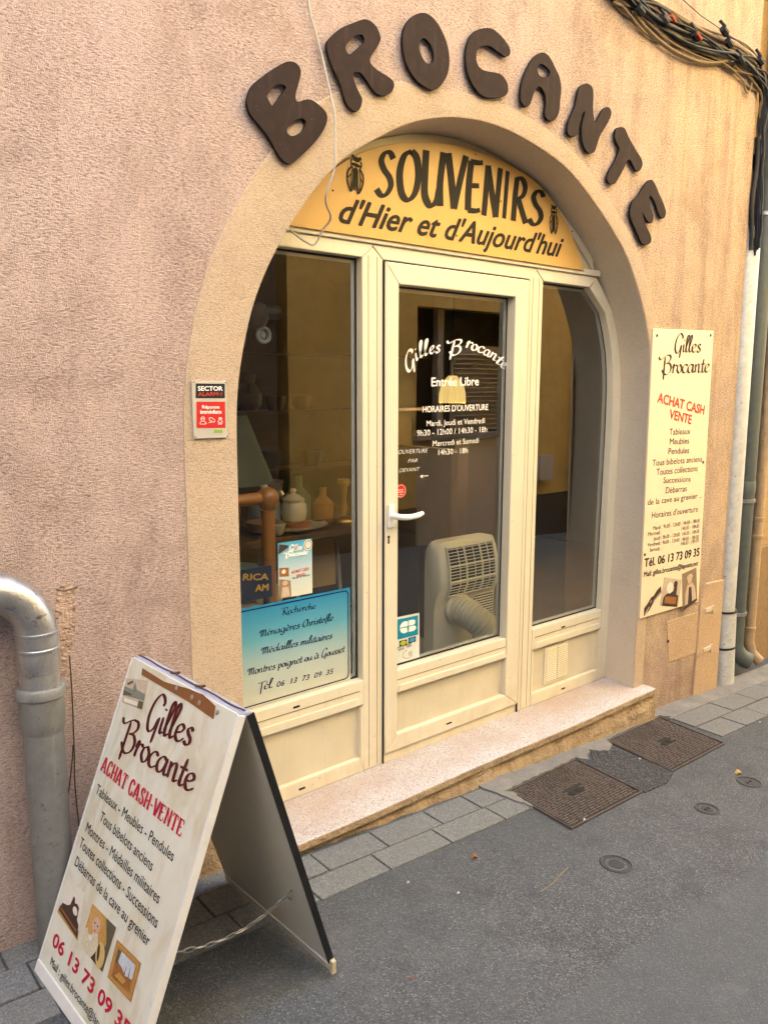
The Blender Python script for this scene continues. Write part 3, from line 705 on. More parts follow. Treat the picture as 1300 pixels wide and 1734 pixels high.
def face_street(o):
    if o.data.polygons[0].normal.y > 0: o.data.flip_normals()
    return o
def side_window(side):
    """fixed light with a curved outer jamb, lower rail, kick panel and bottom rail"""
    inner = ML0 if side < 0 else MR1
    zs = [ZT0 - .0] + [1.95, 1.85, 1.75, 1.65, 1.55, 1.45, 1.3, 1.1, .8, .5, .25, 0., Z0 + .002]
    fwid = .072
    outl = [(clip_arch(z, side, -.004), z) for z in zs]; inn = [(clip_arch(z, side, fwid), z) for z in zs]
    if side > 0: outl[0] = (1.388, ZT1 - .004); inn[0] = (1.335, ZT0 - .001)
    n = len(zs); m = MB()
    vs = [(x, FY0 + .001, z) for x, z in outl] + [(x, FY0 + .001, z) for x, z in inn] + [(x, FY1, z) for x, z in inn]
    m.add(vs, [(i, i + 1, n + i + 1, n + i) for i in range(n - 1)] + [(n + i, n + i + 1, 2 * n + i + 1, 2 * n + i) for i in range(n - 1)])
    m.build("curved_jamb", M_pvc, sf, smooth=True)
    xa = clip_arch(.3, side, fwid)          # nearly straight down there
    x0, x1 = (inner + gp, xa - gp) if side > 0 else (xa + gp, inner - gp)
    # rail under the glass, mitred, with a raised lower moulding
    m = MB(); m.prism([(x0, .255), (x1, .255), (x1, .362), (x0, .362)], FY0 + .001, FY1)
    m.prism([(x0 + .012, .257), (x1 - .012, .257), (x1 - .03, .292), (x0 + .03, .292)], FY0 - .006, FY0)
    rl = m.build("rail", M_pvc, sf, bevel=.004)
    m = MB(); m.box(x0 + .02, x1 - .02, FY0 - .0008, FY0 + .002, .317, .3195); m.build("groove", M_groove, rl)
    xs = x0 + (x1 - x0) * (.42 if side < 0 else .40)
    m = MB(); m.box(xs, xs + .030, FY0 - .0008, FY0 + .004, .324 if side > 0 else .330, .332 if side > 0 else .338); m.build("drain_slot", M_dark, rl)
    m = MB(); m.box(x0, x1, .016, .05, .012, .257); pn = m.build("kick_panel", M_pvc_panel, sf)
    m = MB(); m.prism([(x0, .008), (x0 + .014, .02), (x0 + .014, .24), (x0, .252)], FY0 + .001, .03); m.cut(); m.prism([(x1, .008), (x1 - .014, .02), (x1 - .014, .24), (x1, .252)], FY0 + .001, .03); m.cut(); m.build_each("panel_bead", M_pvc, pn)
    m = MB(); m.prism([(x0, Z0), (x1, Z0), (x1 - .018, .018), (x0 + .018, .018)], FY0 + .001, FY1); m.prism([(x0, Z0), (x0 + .018, .018), (x0, .018)], FY0 + .0015, FY1); m.prism([(x1, Z0), (x1, .018), (x1 - .018, .018)], FY0 + .0015, FY1)
    br = m.build("bottom_rail", M_pvc, sf, bevel=.003)
    m = MB(); m.box(xs + .02, xs + .05, FY0 - .0004, FY0 + .005, -.020, -.012); m.build("drain_slot", M_dark, br)
    # glass and its gasket follow the curve
    g = [p for p in inn if p[1] >= .5] + [(clip_arch(.362, side, fwid), .362)]
    g = [(g[0][0], ZT0)] + g[1:]
    loop = g + [(inner, .362), (inner, ZT0)]
    m = MB(); m.add([(x, .036, z) for x, z in loop], [tuple(range(len(loop)))]); gl = face_street(m.build("glass_pane", M_glass, sf))
    m = MB(); lp = loop if side < 0 else loop
    cx = sum(p[0] for p in loop) / len(loop); cz = 1.2
    inn2 = [(x + (.008 if x < cx else -.008), z + (.008 if z < cz and z < .37 else -.008 if z > 2.0 else 0)) for x, z in loop]; L_ = len(loop)
    m.add([(x, .034, z) for x, z in loop] + [(x, .034, z) for x, z in inn2], [(i, (i + 1) % L_, L_ + (i + 1) % L_, L_ + i) for i in range(L_)])
    m.build("gasket", M_gasket, gl)
    inn3 = [(x + (.024 if x < cx else -.024), z + (.022 if z < .37 else -.02 if z > 2.0 else 0)) for x, z in loop]
    m = MB(); m.add([(x, .0375, z) for x, z in inn2] + [(x, .0385, z) for x, z in inn3], [(i, (i + 1) % L_, L_ + (i + 1) % L_, L_ + i) for i in range(L_)]); m.build("spacer_bar", M_alu, gl)
    return pn
side_window(-1); rp = side_window(1)
# ventilation grille in the right kick panel
m = MB(); gx0, gx1, gz0, gz1 = 1.098, 1.292, .034, .236
m.box(gx0, gx1, .0075, .016, gz0, gz1); vg = m.build("vent_grille", M_pvc, rp, bevel=.002)
m = MB()
for c0, c1 in ((gx0 + .012, (gx0 + gx1) / 2 - .006), ((gx0 + gx1) / 2 + .006, gx1 - .012)):
    z = gz0 + .014
    while z < gz1 - .014:
        m.hexa([(c0, .0068, z), (c1, .0068, z), (c1, .0074, z), (c0, .0074, z)], [(c0, .0015, z + .004), (c1, .0015, z + .004), (c1, .0074, z + .009), (c0, .0074, z + .009)]); z += .0105
m.build("louvre", M_pvc, vg)
m = MB()
for c0, c1 in ((gx0 + .012, (gx0 + gx1) / 2 - .006), ((gx0 + gx1) / 2 + .006, gx1 - .012)):
    m.box(c0, c1, .0072, .0078, gz0 + .012, gz1 - .012)
m.build("grille_opening", plain("grille_shadow_gap", (.16, .12, .07), .8), vg)

# the door
dr = thing("door", (.434, 0, 0), "cream plastic glazed door with white lettering and a white lever handle, shut", "door")
DX0, DX1, DZ0, DZ1, DY = .0, .868, .0, 2.059, -.014
gx0, gx1, gz0, gz1 = .071, .772, .364, 1.977
mt = .003
def dbar(p): return p
m = MB()
m.prism([(DX0, DZ0), (gx0, DZ0 + gx0), (gx0, DZ1 - gx0 - .011), (DX0, DZ1)], DY, FY1)                              # lock stile
m.cut()
m.prism([(DX1, DZ0), (DX1, DZ1), (gx1, DZ1 - .082), (gx1, DZ0 + .071)], DY, FY1)                                  # hinge stile
m.cut(); m.build_each("stile", M_pvc, dr, bevel=.005)
m = MB(); m.prism([(DX0 + .001, DZ1), (gx0 + .001, DZ1 - .082), (gx1 - .001, DZ1 - .082), (DX1 - .001, DZ1)], DY + .0004, FY1); m.build("top_rail", M_pvc, dr, bevel=.005)
m = MB(); m.prism([(DX0 + .001, DZ0), (DX1 - .001, DZ0), (gx1 - .001, DZ0 + .071), (gx0 + .001, DZ0 + .071)], DY + .0004, FY1); br = m.build("bottom_rail", M_pvc, dr, bevel=.005)
m = MB(); m.box(.37, .405, DY - .0002, DY + .005, .030, .038); m.build("drain_slot", M_dark, br)
m = MB(); m.prism([(gx0 + gp, .262), (gx1 - gp, .262), (gx1 - gp, .362), (gx0 + gp, .362)], DY + .004, FY1); m.prism([(gx0 + .002, .264), (gx1 - .002, .264), (gx1 - .012, .296), (gx0 + .012, .296)], DY - .004, DY + .004)
mr = m.build("middle_rail", M_pvc, dr, bevel=.004)
m = MB(); m.box(gx0 + .002, gx1 - .002, DY + .003, DY + .006, .318, .3205); m.build("groove", M_groove, mr)
m = MB(); m.box(gx0, gx1, .012, .05, .07, .264); m.build("kick_panel", M_pvc_panel, dr)
m = MB(); m.add([(gx0, .036, gz0), (gx1, .036, gz0), (gx1, .036, gz1), (gx0, .036, gz1)], [(0, 1, 2, 3)]); dg = face_street(m.build("glass_pane", M_glass, dr))
def ringrect(a, d0, d1, y0, y1, name, mat, par):
    x0, x1, z0, z1 = a; m = MB()
    o_ = [(x0 + d0, z0 + d0), (x1 - d0, z0 + d0), (x1 - d0, z1 - d0), (x0 + d0, z1 - d0)]; i_ = [(x0 + d1, z0 + d1), (x1 - d1, z0 + d1), (x1 - d1, z1 - d1), (x0 + d1, z1 - d1)]
    m.add([(x, y0, z) for x, z in o_] + [(x, y1, z) for x, z in i_], [(k, (k + 1) % 4, 4 + (k + 1) % 4, 4 + k) for k in range(4)]); return m.build(name, mat, par)
ringrect((gx0, gx1, gz0, gz1), 0, .008, .034, .034, "gasket", M_gasket, dg)
ringrect((gx0, gx1, gz0, gz1), .008, .022, .0375, .0385, "spacer_bar", M_alu, dg)
m = MB(); m.box(DX0 - .003, DX1 + .003, FY0 + .006, FY1, Z0, -.004); m.build("threshold", M_pvc, dr)
m = MB(); m.box(DX0 - .0030, DX0 - .0012, DY + .004, DY + .03, Z0, DZ1); m.box(DX1 + .0005, DX1 + .0035, DY + .004, DY + .03, Z0, DZ1); m.box(DX0, DX1, DY + .004, DY + .03, DZ1 + .0005, DZ1 + .0042); m.build("door_gap_shade", M_gasket, dr)  # black strips in the door gap, painted in for its shadow line
# handle and keyhole
hx, hz = .036, 1.005
(hx, hz), = [(0.028, 1.044)]
m = MB(); m.prism([(hx - .016, hz - .05), (hx + .016, hz - .05), (hx + .016, hz + .05), (hx - .016, hz + .05)], DY - .012, DY)
hd = m.build("handle", M_pvcwhite, dr, bevel=.006)
m = MB(); m.tube(cr([(hx, DY - .010, hz), (hx + .001, DY - .035, hz + .002), (hx + .014, DY - .056, hz), (hx + .05, DY - .060, hz - .003), (hx + .09, DY - .058, hz - .002), (hx + .128, DY - .050, hz + .002), (hx + .136, DY - .048, hz + .003)], 5), [.013] * 8 + [.0125] * 8 + [.012] * 8 + [.010] * 6 + [.006], 12)
m.build("lever", M_pvcwhite, hd, smooth=True)
(kx, kz), = [(0.019, 0.95)]
m = MB(); m.lathe([(.0065, 0), (.0065, .0015)], (kx, DY - .0002, kz + .006), 12, 'y'); m.prism([(kx - .0045, kz - .022), (kx + .0045, kz - .022), (kx + .003, kz + .004), (kx - .003, kz + .004)], DY - .0015, DY + .002); m.build("keyhole", M_dark, dr)
# white vinyl lettering on the door glass
gf = wallframe(.0355); vl = MB()
arc = [('G',220,905,38,1.0),('i',280,822,33,1.0),('l',322,792,27,1.0),('l',368,772,20,1.0),('e',425,755,14,1.0),('s',480,748,8,1.0),
       ('B',668,765,2,1.15),('r',785,706,-8,.92),('o',838,728,-12,.92),('c',900,748,-16,.92),('a',962,782,-20,1.0),('n',1026,812,-25,1.0),('t',1080,868,-29,1.0),('e',1125,905,-32,1.0)]
pos_ = [(0.185, 1.65), (0.218, 1.685), (0.242, 1.698), (0.268, 1.706), (0.301, 1.714), (0.333, 1.718), (0.447, 1.714), (0.519, 1.742), (0.553, 1.733), (0.594, 1.726), (0.635, 1.712), (0.678, 1.698), (0.712, 1.678), (0.744, 1.66)]
cnt = 0
for (c, _a, _b, rot, sc), (px, pz) in zip(arc, pos_):
    xh = .0295; xm = {'G': 2.1, 'i': 1.9, 'l': 1.9, 'e': 1.6, 's': 1.7, 'B': 2.15, 'r': 2.2, 'o': 2.0, 'c': 2.0, 'a': 1.6, 'n': 1.9, 't': 2.5}[c]; ca, sa = math.cos(R(rot)), math.sin(R(rot)); adv = PEN[c][1]
    for s_ in PEN[c][0]:
        cnt += 1
        def to3(v, k, px=px, pz=pz):
            a_ = (v.x - adv * .5 + .12 * v.y) * xh * xm; b_ = v.y * xh
            return gf(px + a_ * ca - b_ * sa, pz + a_ * sa + b_ * ca, .0008 + k * .00004)
        ribbon(vl, s_, to3, .09, .24, R(38), cnt)
put(vl, "Entrée Libre", [(0.299, 1.575), (0.59, 1.58), (0.299, 1.611)], gf, bold=.022)
put(vl, "HORAIRES D'OUVERTURE", [(0.249, 1.464), (0.656, 1.468), (0.249, 1.49)], gf, bold=.012)
put(vl, "Mardi, Jeudi et Vendredi", [(0.273, 1.404), (0.636, 1.408), (0.273, 1.428)], gf)
put(vl, "9h30 - 12h00 / 14h30 - 18h", [(0.217, 1.364), (0.652, 1.367), (0.217, 1.389)], gf)
put(vl, "Mercredi et Samedi", [(0.31, 1.316), (0.598, 1.319), (0.31, 1.34)], gf)
put(vl, "14h30 - 18h", [(0.344, 1.276), (0.528, 1.276), (0.344, 1.3)], gf)
vl.build("vinyl_lettering", M_white, dg)
hw = MB()
put(hw, "OUVERTURE", [(0.112, 1.292), (0.282, 1.291), (0.112, 1.31)], gf, bold=-.012, shear=.3)
put(hw, "PAR", [(0.166, 1.253), (0.22, 1.252), (0.165, 1.269)], gf, bold=-.012, shear=.3)
put(hw, "DEVANT", [(0.118, 1.215), (0.235, 1.214), (0.118, 1.231)], gf, bold=-.012, shear=.3)
A_ = [(0.238, 1.19), (0.285, 1.189), (0.253, 1.194), (0.253, 1.182)]
for a_, b_ in ((A_[0], A_[1]), (A_[0], A_[2]), (A_[0], A_[3])): ribbon(hw, [a_, b_], lambda v, k: gf(v.x, v.y, .001 + k * .0001), .003, .003, 0, 1)
hw.build("handwriting", M_white, dg)

# ================================================================== SIGNS
# ---- eight cut-out letters BROCANTE on the wall
def letter(name, outer, holes, label):
    cu = bpy.data.curves.new("l", 'CURVE'); cu.dimensions = '2D'; cu.fill_mode = 'BOTH'; cu.extrude = .0048; cu.bevel_depth = .0012; cu.bevel_resolution = 1
    c0 = (sum(p[0] for p in outer) / len(outer), sum(p[1] for p in outer) / len(outer))
    for pl in [outer] + holes:
        pts = cr(pl, 5, True); sp = cu.splines.new('POLY'); sp.points.add(len(pts) - 1); sp.use_cyclic_u = True
        for q, p in zip(sp.points, pts): q.co = (p[0] - c0[0], p[1] - c0[1], 0, 1)
    o = bpy.data.objects.new("l", cu); COL.objects.link(o); bpy.context.view_layer.update()
    me = bpy.data.meshes.new_from_object(o.evaluated_get(bpy.context.evaluated_depsgraph_get()))
    bpy.data.objects.remove(o); bpy.data.curves.remove(cu)
    me.name = name; me.transform(Matrix.Rotation(R(90), 4, 'X')); me.materials.clear(); me.materials.append(M_letter); me.materials.append(M_letteredge)
    for p in me.polygons: p.material_index = 0 if abs(p.normal.y) > .9 else 1
    ob = bpy.data.objects.new(name, me); COL.objects.link(ob); ob.location = (c0[0], -.2158, c0[1])
    tag(ob, label, "letter", "brown cut-out letters over the arch")
    return ob
letter("wall_letter", [(-0.723, 2.448), (-0.705, 2.485), (-0.654, 2.531), (-0.603, 2.569), (-0.569, 2.587), (-0.54, 2.586), (-0.527, 2.567), (-0.537, 2.53), (-0.549, 2.493), (-0.542, 2.474), (-0.513, 2.485), (-0.488, 2.491), (-0.458, 2.482), (-0.433, 2.468), (-0.425, 2.446), (-0.439, 2.412), (-0.475, 2.366), (-0.526, 2.317), (-0.566, 2.284), (-0.585, 2.281), (-0.608, 2.292), (-0.63, 2.318), (-0.656, 2.351), (-0.687, 2.378), (-0.715, 2.402), (-0.725, 2.426)],
       [[(-0.654, 2.471), (-0.632, 2.498), (-0.606, 2.513), (-0.587, 2.511), (-0.585, 2.502), (-0.605, 2.476), (-0.629, 2.446), (-0.64, 2.444), (-0.652, 2.46)], [(-0.585, 2.383), (-0.568, 2.406), (-0.534, 2.426), (-0.514, 2.426), (-0.509, 2.414), (-0.525, 2.387), (-0.559, 2.367), (-0.578, 2.369)]],
       "brown letter B with two holes, touched by the hanging white wire")
letter("wall_letter", [(-0.423, 2.674), (-0.412, 2.693), (-0.367, 2.736), (-0.317, 2.766), (-0.271, 2.79), (-0.243, 2.793), (-0.215, 2.782), (-0.199, 2.758), (-0.2, 2.741), (-0.219, 2.712), (-0.243, 2.678), (-0.241, 2.662), (-0.215, 2.647), (-0.176, 2.639), (-0.146, 2.63), (-0.136, 2.616), (-0.146, 2.593), (-0.17, 2.576), (-0.197, 2.569), (-0.227, 2.577), (-0.255, 2.601), (-0.281, 2.62), (-0.302, 2.62), (-0.316, 2.61), (-0.309, 2.584), (-0.291, 2.557), (-0.279, 2.539), (-0.284, 2.514), (-0.3, 2.496), (-0.317, 2.495), (-0.34, 2.507), (-0.355, 2.531), (-0.371, 2.57), (-0.398, 2.607), (-0.419, 2.648)],
       [[(-0.347, 2.688), (-0.331, 2.711), (-0.304, 2.733), (-0.281, 2.742), (-0.269, 2.735), (-0.271, 2.717), (-0.299, 2.69), (-0.327, 2.668), (-0.343, 2.672)]], "brown letter R with one hole and two legs, between the letters B and O")
letter("wall_letter", [(-0.096, 2.767), (-0.088, 2.812), (-0.061, 2.85), (-0.026, 2.875), (0.011, 2.887), (0.048, 2.881), (0.081, 2.86), (0.109, 2.828), (0.127, 2.788), (0.13, 2.744), (0.117, 2.703), (0.085, 2.662), (0.052, 2.642), (0.015, 2.643), (-0.026, 2.654), (-0.063, 2.681), (-0.087, 2.718)],
       [[(-0.019, 2.769), (-0.009, 2.797), (0.007, 2.804), (0.034, 2.793), (0.05, 2.769), (0.053, 2.747), (0.043, 2.73), (0.016, 2.724), (-0.008, 2.743)]], "brown oval letter O at the top of the arch of letters")
letter("wall_letter", [(0.217, 2.797), (0.229, 2.851), (0.261, 2.892), (0.31, 2.917), (0.355, 2.927), (0.396, 2.919), (0.434, 2.903), (0.458, 2.883), (0.459, 2.863), (0.442, 2.851), (0.423, 2.849), (0.38, 2.859), (0.339, 2.864), (0.302, 2.853), (0.278, 2.834), (0.271, 2.807), (0.279, 2.784), (0.304, 2.77), (0.345, 2.772), (0.402, 2.778), (0.434, 2.768), (0.453, 2.746), (0.451, 2.719), (0.425, 2.7), (0.379, 2.686), (0.329, 2.678), (0.289, 2.685), (0.249, 2.714), (0.226, 2.749)],
       [], "brown letter C open to the right, between the letters O and A")
letter("wall_letter", [(0.532, 2.746), (0.539, 2.779), (0.562, 2.828), (0.593, 2.873), (0.631, 2.906), (0.665, 2.919), (0.7, 2.913), (0.737, 2.883), (0.769, 2.852), (0.783, 2.813), (0.78, 2.766), (0.774, 2.715), (0.754, 2.685), (0.726, 2.671), (0.699, 2.674), (0.684, 2.691), (0.689, 2.729), (0.683, 2.761), (0.661, 2.784), (0.637, 2.785), (0.615, 2.765), (0.6, 2.731), (0.589, 2.708), (0.569, 2.693), (0.547, 2.696), (0.532, 2.714)],
       [[(0.628, 2.85), (0.641, 2.871), (0.661, 2.875), (0.696, 2.867), (0.709, 2.856), (0.698, 2.836), (0.669, 2.826), (0.64, 2.829)]], "brown letter A with a small round hole, between the letters C and N")
letter("wall_letter", [(0.837, 2.651), (0.844, 2.694), (0.883, 2.761), (0.9, 2.824), (0.921, 2.852), (0.957, 2.868), (0.995, 2.863), (1.006, 2.835), (1.007, 2.788), (1.015, 2.746), (1.03, 2.725), (1.057, 2.755), (1.078, 2.785), (1.109, 2.805), (1.137, 2.8), (1.141, 2.776), (1.114, 2.735), (1.07, 2.682), (1.05, 2.643), (1.033, 2.606), (1.001, 2.592), (0.968, 2.6), (0.942, 2.634), (0.935, 2.683), (0.946, 2.728), (0.953, 2.757), (0.936, 2.743), (0.919, 2.714), (0.908, 2.66), (0.883, 2.639), (0.852, 2.638)],
       [], "brown slanting letter N, between the letters A and T")
letter("wall_letter", [(1.18, 2.694), (1.189, 2.728), (1.219, 2.742), (1.253, 2.742), (1.289, 2.71), (1.344, 2.67), (1.396, 2.637), (1.407, 2.61), (1.387, 2.583), (1.36, 2.576), (1.334, 2.596), (1.304, 2.618), (1.281, 2.608), (1.259, 2.572), (1.221, 2.524), (1.19, 2.494), (1.152, 2.49), (1.135, 2.507), (1.147, 2.539), (1.19, 2.592), (1.219, 2.645), (1.202, 2.667)],
       [], "brown letter T tilted to the right, between the letters N and E")
letter("wall_letter", [(1.327, 2.395), (1.342, 2.435), (1.389, 2.47), (1.437, 2.525), (1.484, 2.556), (1.517, 2.547), (1.558, 2.509), (1.6, 2.471), (1.631, 2.431), (1.621, 2.402), (1.591, 2.396), (1.561, 2.424), (1.529, 2.462), (1.493, 2.486), (1.479, 2.469), (1.496, 2.432), (1.523, 2.397), (1.517, 2.366), (1.491, 2.361), (1.455, 2.38), (1.428, 2.402), (1.435, 2.38), (1.464, 2.345), (1.509, 2.301), (1.512, 2.273), (1.474, 2.255), (1.433, 2.261), (1.409, 2.286), (1.361, 2.333), (1.332, 2.367)],
       [], "brown letter E, lowest and last of the arch of letters, above the cream wall sign")

# ---- golden sign in the head of the arch
sv = thing("arched_sign", (.42, -.02, 2.134), "golden half-moon sign with dark lettering and two cicadas above the door", "sign")
OUT = [(-.60, 2.134), (1.254, 2.135)] + cr([(1.254, 2.135), (1.175, 2.255), (1.073, 2.363), (.955, 2.446), (.841, 2.497), (.69, 2.530), (.525, 2.546), (.40, 2.549), (.297, 2.545), (.137, 2.520), (-.005, 2.484), (-.134, 2.433), (-.268, 2.348), (-.40, 2.235), (-.52, 2.13)], 4)[1:-1]
OUT = [(-.452, 2.134)] + [p for p in OUT if p[0] > -.44] + [(-.452, 2.188)]
m = MB(); m.prism(OUT, -.028, -.020); m.build("panel", M_signy, sv, bevel=.0015)
fS = wallframe(-.028)
def capital(mb, c, box, frame, k0):
    A, B, C = [Vector(p) for p in box]
    st_, adv = PEN['^' + c]; xs = [p[0] for s_ in st_ for p in s_]; x0, x1 = min(xs), max(xs)
    for i, s_ in enumerate(st_):
        def to3(v, k):
            q = A + (B - A) * ((v.x - x0) / max(.1, x1 - x0)); h = (C - A).y * (v.y / 2.3)
            return frame(q.x + .03 * h, q.y + h, .0008 + k * .00005)
        ribbon(mb, s_, to3, .19, .36, R(25), k0 + i, taper=False)
m = MB(); kk = 0
for c, bx in (('S', [(-0.059, 2.295), (0.022, 2.303), (-0.059, 2.455)]), ('O', [(0.055, 2.294), (0.153, 2.304), (0.054, 2.48)]), ('U', [(0.187, 2.292), (0.286, 2.301), (0.185, 2.501)]), ('V', [(0.311, 2.298), (0.414, 2.305), (0.306, 2.512)]),
              ('E', [(0.437, 2.302), (0.516, 2.307), (0.432, 2.508)]), ('N', [(0.534, 2.298), (0.625, 2.301), (0.528, 2.503)]), ('I', [(0.663, 2.302), (0.685, 2.301), (0.655, 2.502)]), ('R', [(0.723, 2.3), (0.807, 2.3), (0.715, 2.487)]), ('S', [(0.827, 2.303), (0.922, 2.304), (0.82, 2.451)])):
    if c == 'I':
        A, B, C = bx; h = C[1] - A[1]
        ribbon(m, [(A[0], A[1]), (A[0] + .04 * h, A[1] + .5 * h), (A[0] + .08 * h, C[1])], lambda v, k: fS(v.x, v.y, .0008), .020, .026, 0, 0, taper=False)
    else: capital(m, c, bx, fS, kk)
    kk += 4
m.build("heading_lettering", M_signtext, sv)
m = MB(); put(m, "d'Hier et d'Aujourd'hui", [(-0.235, 2.173), (1.081, 2.18), (-0.212, 2.261)], fS, bold=.024, shear=.5)
m.build("script_lettering", M_signtext, sv)
def cicada(ctr, sx, sz, tilt):
    m = MB(); cx, cz = ctr; T = lambda p: (cx + (p[0] * math.cos(tilt) - p[1] * math.sin(tilt)) * sx, cz + (p[0] * math.sin(tilt) + p[1] * math.cos(tilt)) * sz)
    def ln(pts, w=.12, n=6):
        ribbon(m, pts, lambda v, k: fS(*T((v.x, v.y)), .0008 + k * .00006), w, w, 0, len(m.f) % 60, n=n, taper=False)
    hd_ = [T(p) for p in ell(0, .78, .30, .14)]; flatpoly(m, hd_, fS, .0009)
    for e_ in (-.3, .3): flatpoly(m, [T(p) for p in ell(e_, .88, .12, .10)], fS, .0011)
    flatpoly(m, [T(p) for p in ell(0, .48, .36, .10)], fS, .0010)
    ln([(-.34, .74), (-.42, .58), (-.34, .36)]); ln([(.34, .74), (.42, .58), (.34, .36)])
    for s_ in (-1, 1):
        ln([(s_ * .30, .36), (s_ * .62, 0), (s_ * .60, -.5), (s_ * .30, -.95), (s_ * .12, -.5), (s_ * .08, .3)])
        ln([(s_ * .26, .3), (s_ * .40, -.3), (s_ * .34, -.85)], .08); ln([(s_ * .16, .25), (s_ * .22, -.35), (s_ * .3, -.8)], .07); ln([(s_ * .35, -.05), (s_ * .58, -.3)], .07, 2)
    ln([(0, .36), (0, -.2), (0, -.85)], .16)
    m.build("cicada_emblem", M_signtext, sv)
c1, = [(-0.159, 2.353)]
c2, = [(1.003, 2.342)]
cicada(c1, .058, .068, -.10); cicada(c2, .046, .066, .02)
m = MB()
for p in [(0.477, 2.535), (-0.263, 2.28), (1.147, 2.306), (0.374, 2.196), (0.641, 2.371)]: m.lathe([(.004, 0), (.003, .002)], (p[0], -.028, p[1]), 8, 'y'); m.cut()
m.build_each("screw", M_blackmetal, sv)

# ---- cream sign on the wall, right of the arch
ws = thing("wall_sign", (1.90, -.2, .34), "tall cream wall sign with brown script and three old pictures, right of the arch", "sign")
Q = [(1.591, 1.864), (2.189, 1.879), (2.216, 0.335), (1.611, 0.347)]
m = MB(); m.prism(Q[::-1], -.212, -.2); m.build("panel", M_cream, ws, bevel=.0015)
fw_ = wallframe(.212 * -1 + 0)
fs_ = wallframe(-.212)
m = MB()
script(m, "Gilles", [(1.8, 1.753), (2.063, 1.761), (1.79, 1.845)], fs_, cap=2.2, wmin=.06, wmax=.24); m.cut()
script(m, "Brocante", [(1.711, 1.642), (2.171, 1.656), (1.702, 1.727)], fs_, cap=1.95, wmin=.05, wmax=.24); m.cut()
m.build_each("script_lettering", M_ink, ws)
m = MB()
put(m, "ACHAT CASH", [(1.662, 1.496), (2.137, 1.422), (1.664, 1.545)], fs_, bold=.03)
put(m, "VENTE", [(1.784, 1.41), (2.007, 1.373), (1.782, 1.458)], fs_, bold=.03)
m.build("stamp_lettering", M_redstamp, ws)
m = MB()
for t, p in (("Tableaux", [(1.795, 1.322), (2.007, 1.319), (1.791, 1.355)]), ("Meubles", [(1.804, 1.27), (2, 1.267), (1.801, 1.303)]), ("Pendules", [(1.797, 1.219), (2.006, 1.214), (1.793, 1.252)]),
             ("Tous bibelots anciens", [(1.647, 1.165), (2.152, 1.159), (1.644, 1.198)]), ("Toutes collections", [(1.69, 1.114), (2.111, 1.108), (1.687, 1.148)]), ("Successions", [(1.763, 1.067), (2.041, 1.054), (1.759, 1.098)]),
             ("Débarras", [(1.792, 1.009), (2.008, 1.003), (1.789, 1.042)]), ("de la cave au grenier ...", [(1.624, 0.961), (2.181, 0.951), (1.621, 0.992)]), ("Horaires d'ouverture", [(1.669, 0.886), (2.141, 0.875), (1.666, 0.919)]),
             ("Mardi : 9h30 - 12h00  14h30 - 18h30", [(1.69, 0.82), (2.17, 0.811), (1.688, 0.841)]), ("Mercredi :", [(1.645, 0.794), (1.773, 0.79), (1.643, 0.815)]), ("14h30 - 18h30", [(1.979, 0.785), (2.169, 0.78), (1.977, 0.807)]),
             ("Jeudi : 9h30 - 12h00  14h30 - 18h30", [(1.699, 0.762), (2.171, 0.749), (1.697, 0.783)]), ("Vendredi : 9h30 - 12h00  14h30 - 18h30", [(1.645, 0.735), (2.169, 0.718), (1.644, 0.755)]),
             ("Samedi :", [(1.666, 0.706), (1.779, 0.7), (1.664, 0.727)]), ("14h30 - 18h30", [(1.981, 0.698), (2.172, 0.695), (1.979, 0.72)])):
    put(m, t, p, fs_); m.cut()
put(m, "Tél. 06 13 73 09 35", [(1.624, 0.628), (2.188, 0.614), (1.62, 0.673)], fs_, bold=.03); m.cut()
put(m, "Mail: gilles.brocante@laposte.net", [(1.626, 0.575), (2.185, 0.557), (1.623, 0.603)], fs_, bold=.02); m.cut()
m.build_each("printed_lettering", M_ink, ws)
m = MB()
for p in [(1.628, 1.831), (2.159, 1.854), (2.167, 1.154), (1.625, 0.695)]: m.lathe([(.009, 0), (.006, .003)], (p[0], -.212, p[1]), 10, 'y'); m.cut()
m.build_each("screw", M_darkwood, ws)
M_sepia = plain("sepia_mid", (.26, .17, .10), .6, var=0.45, vs=88); M_sepiad = plain("sepia_dark", (.055, .030, .02), .6, var=0.45, vs=88); M_sepial = plain("sepia_light", (.50, .40, .29), .6, var=0.30, vs=88)
M_paperw = plain("photo_white", (.66, .62, .52), .6, var=0.15, vs=66); M_skin = plain("photo_skin", (.55, .36, .25), .6, var=.08); M_blond = plain("photo_blond", (.50, .29, .09), .6, var=0.52, vs=198)
M_dress = plain("photo_cream_cloth", (.58, .50, .36), .6, var=0.45, vs=176); M_autumn = plain("photo_autumn", (.28, .11, .03), .6, var=0.60, vs=198); M_skyp = plain("photo_pale_sky", (.48, .52, .56), .6, var=0.30, vs=110)
M_ochrep = plain("photo_ochre", (.45, .25, .06), .6, var=0.45, vs=132); M_straw = plain("photo_straw", (.55, .38, .14), .6, var=0.38, vs=176); M_olive = plain("photo_olive", (.10, .09, .05), .6, var=0.60, vs=154)
print_photo("train_picture", [(1.622, 0.448), (1.803, 0.499), (1.812, 0.415), (1.647, 0.354)], fs_, ws,
    [(M_sepiad, [(.0, .0), (.05, .45), (.25, .55), (.45, .75), (.6, .72), (.75, .9), (.98, .98), (1, .5), (.6, .35), (.3, .05)]), (M_sepial, [(.06, .1), (.30, .30), (.34, .24), (.10, .02)]), (M_sepia, ell(.42, .5, .06, .08, 10)), (M_sepial, [(.55, .42), (.95, .62), (.96, .56), (.58, .36)])])
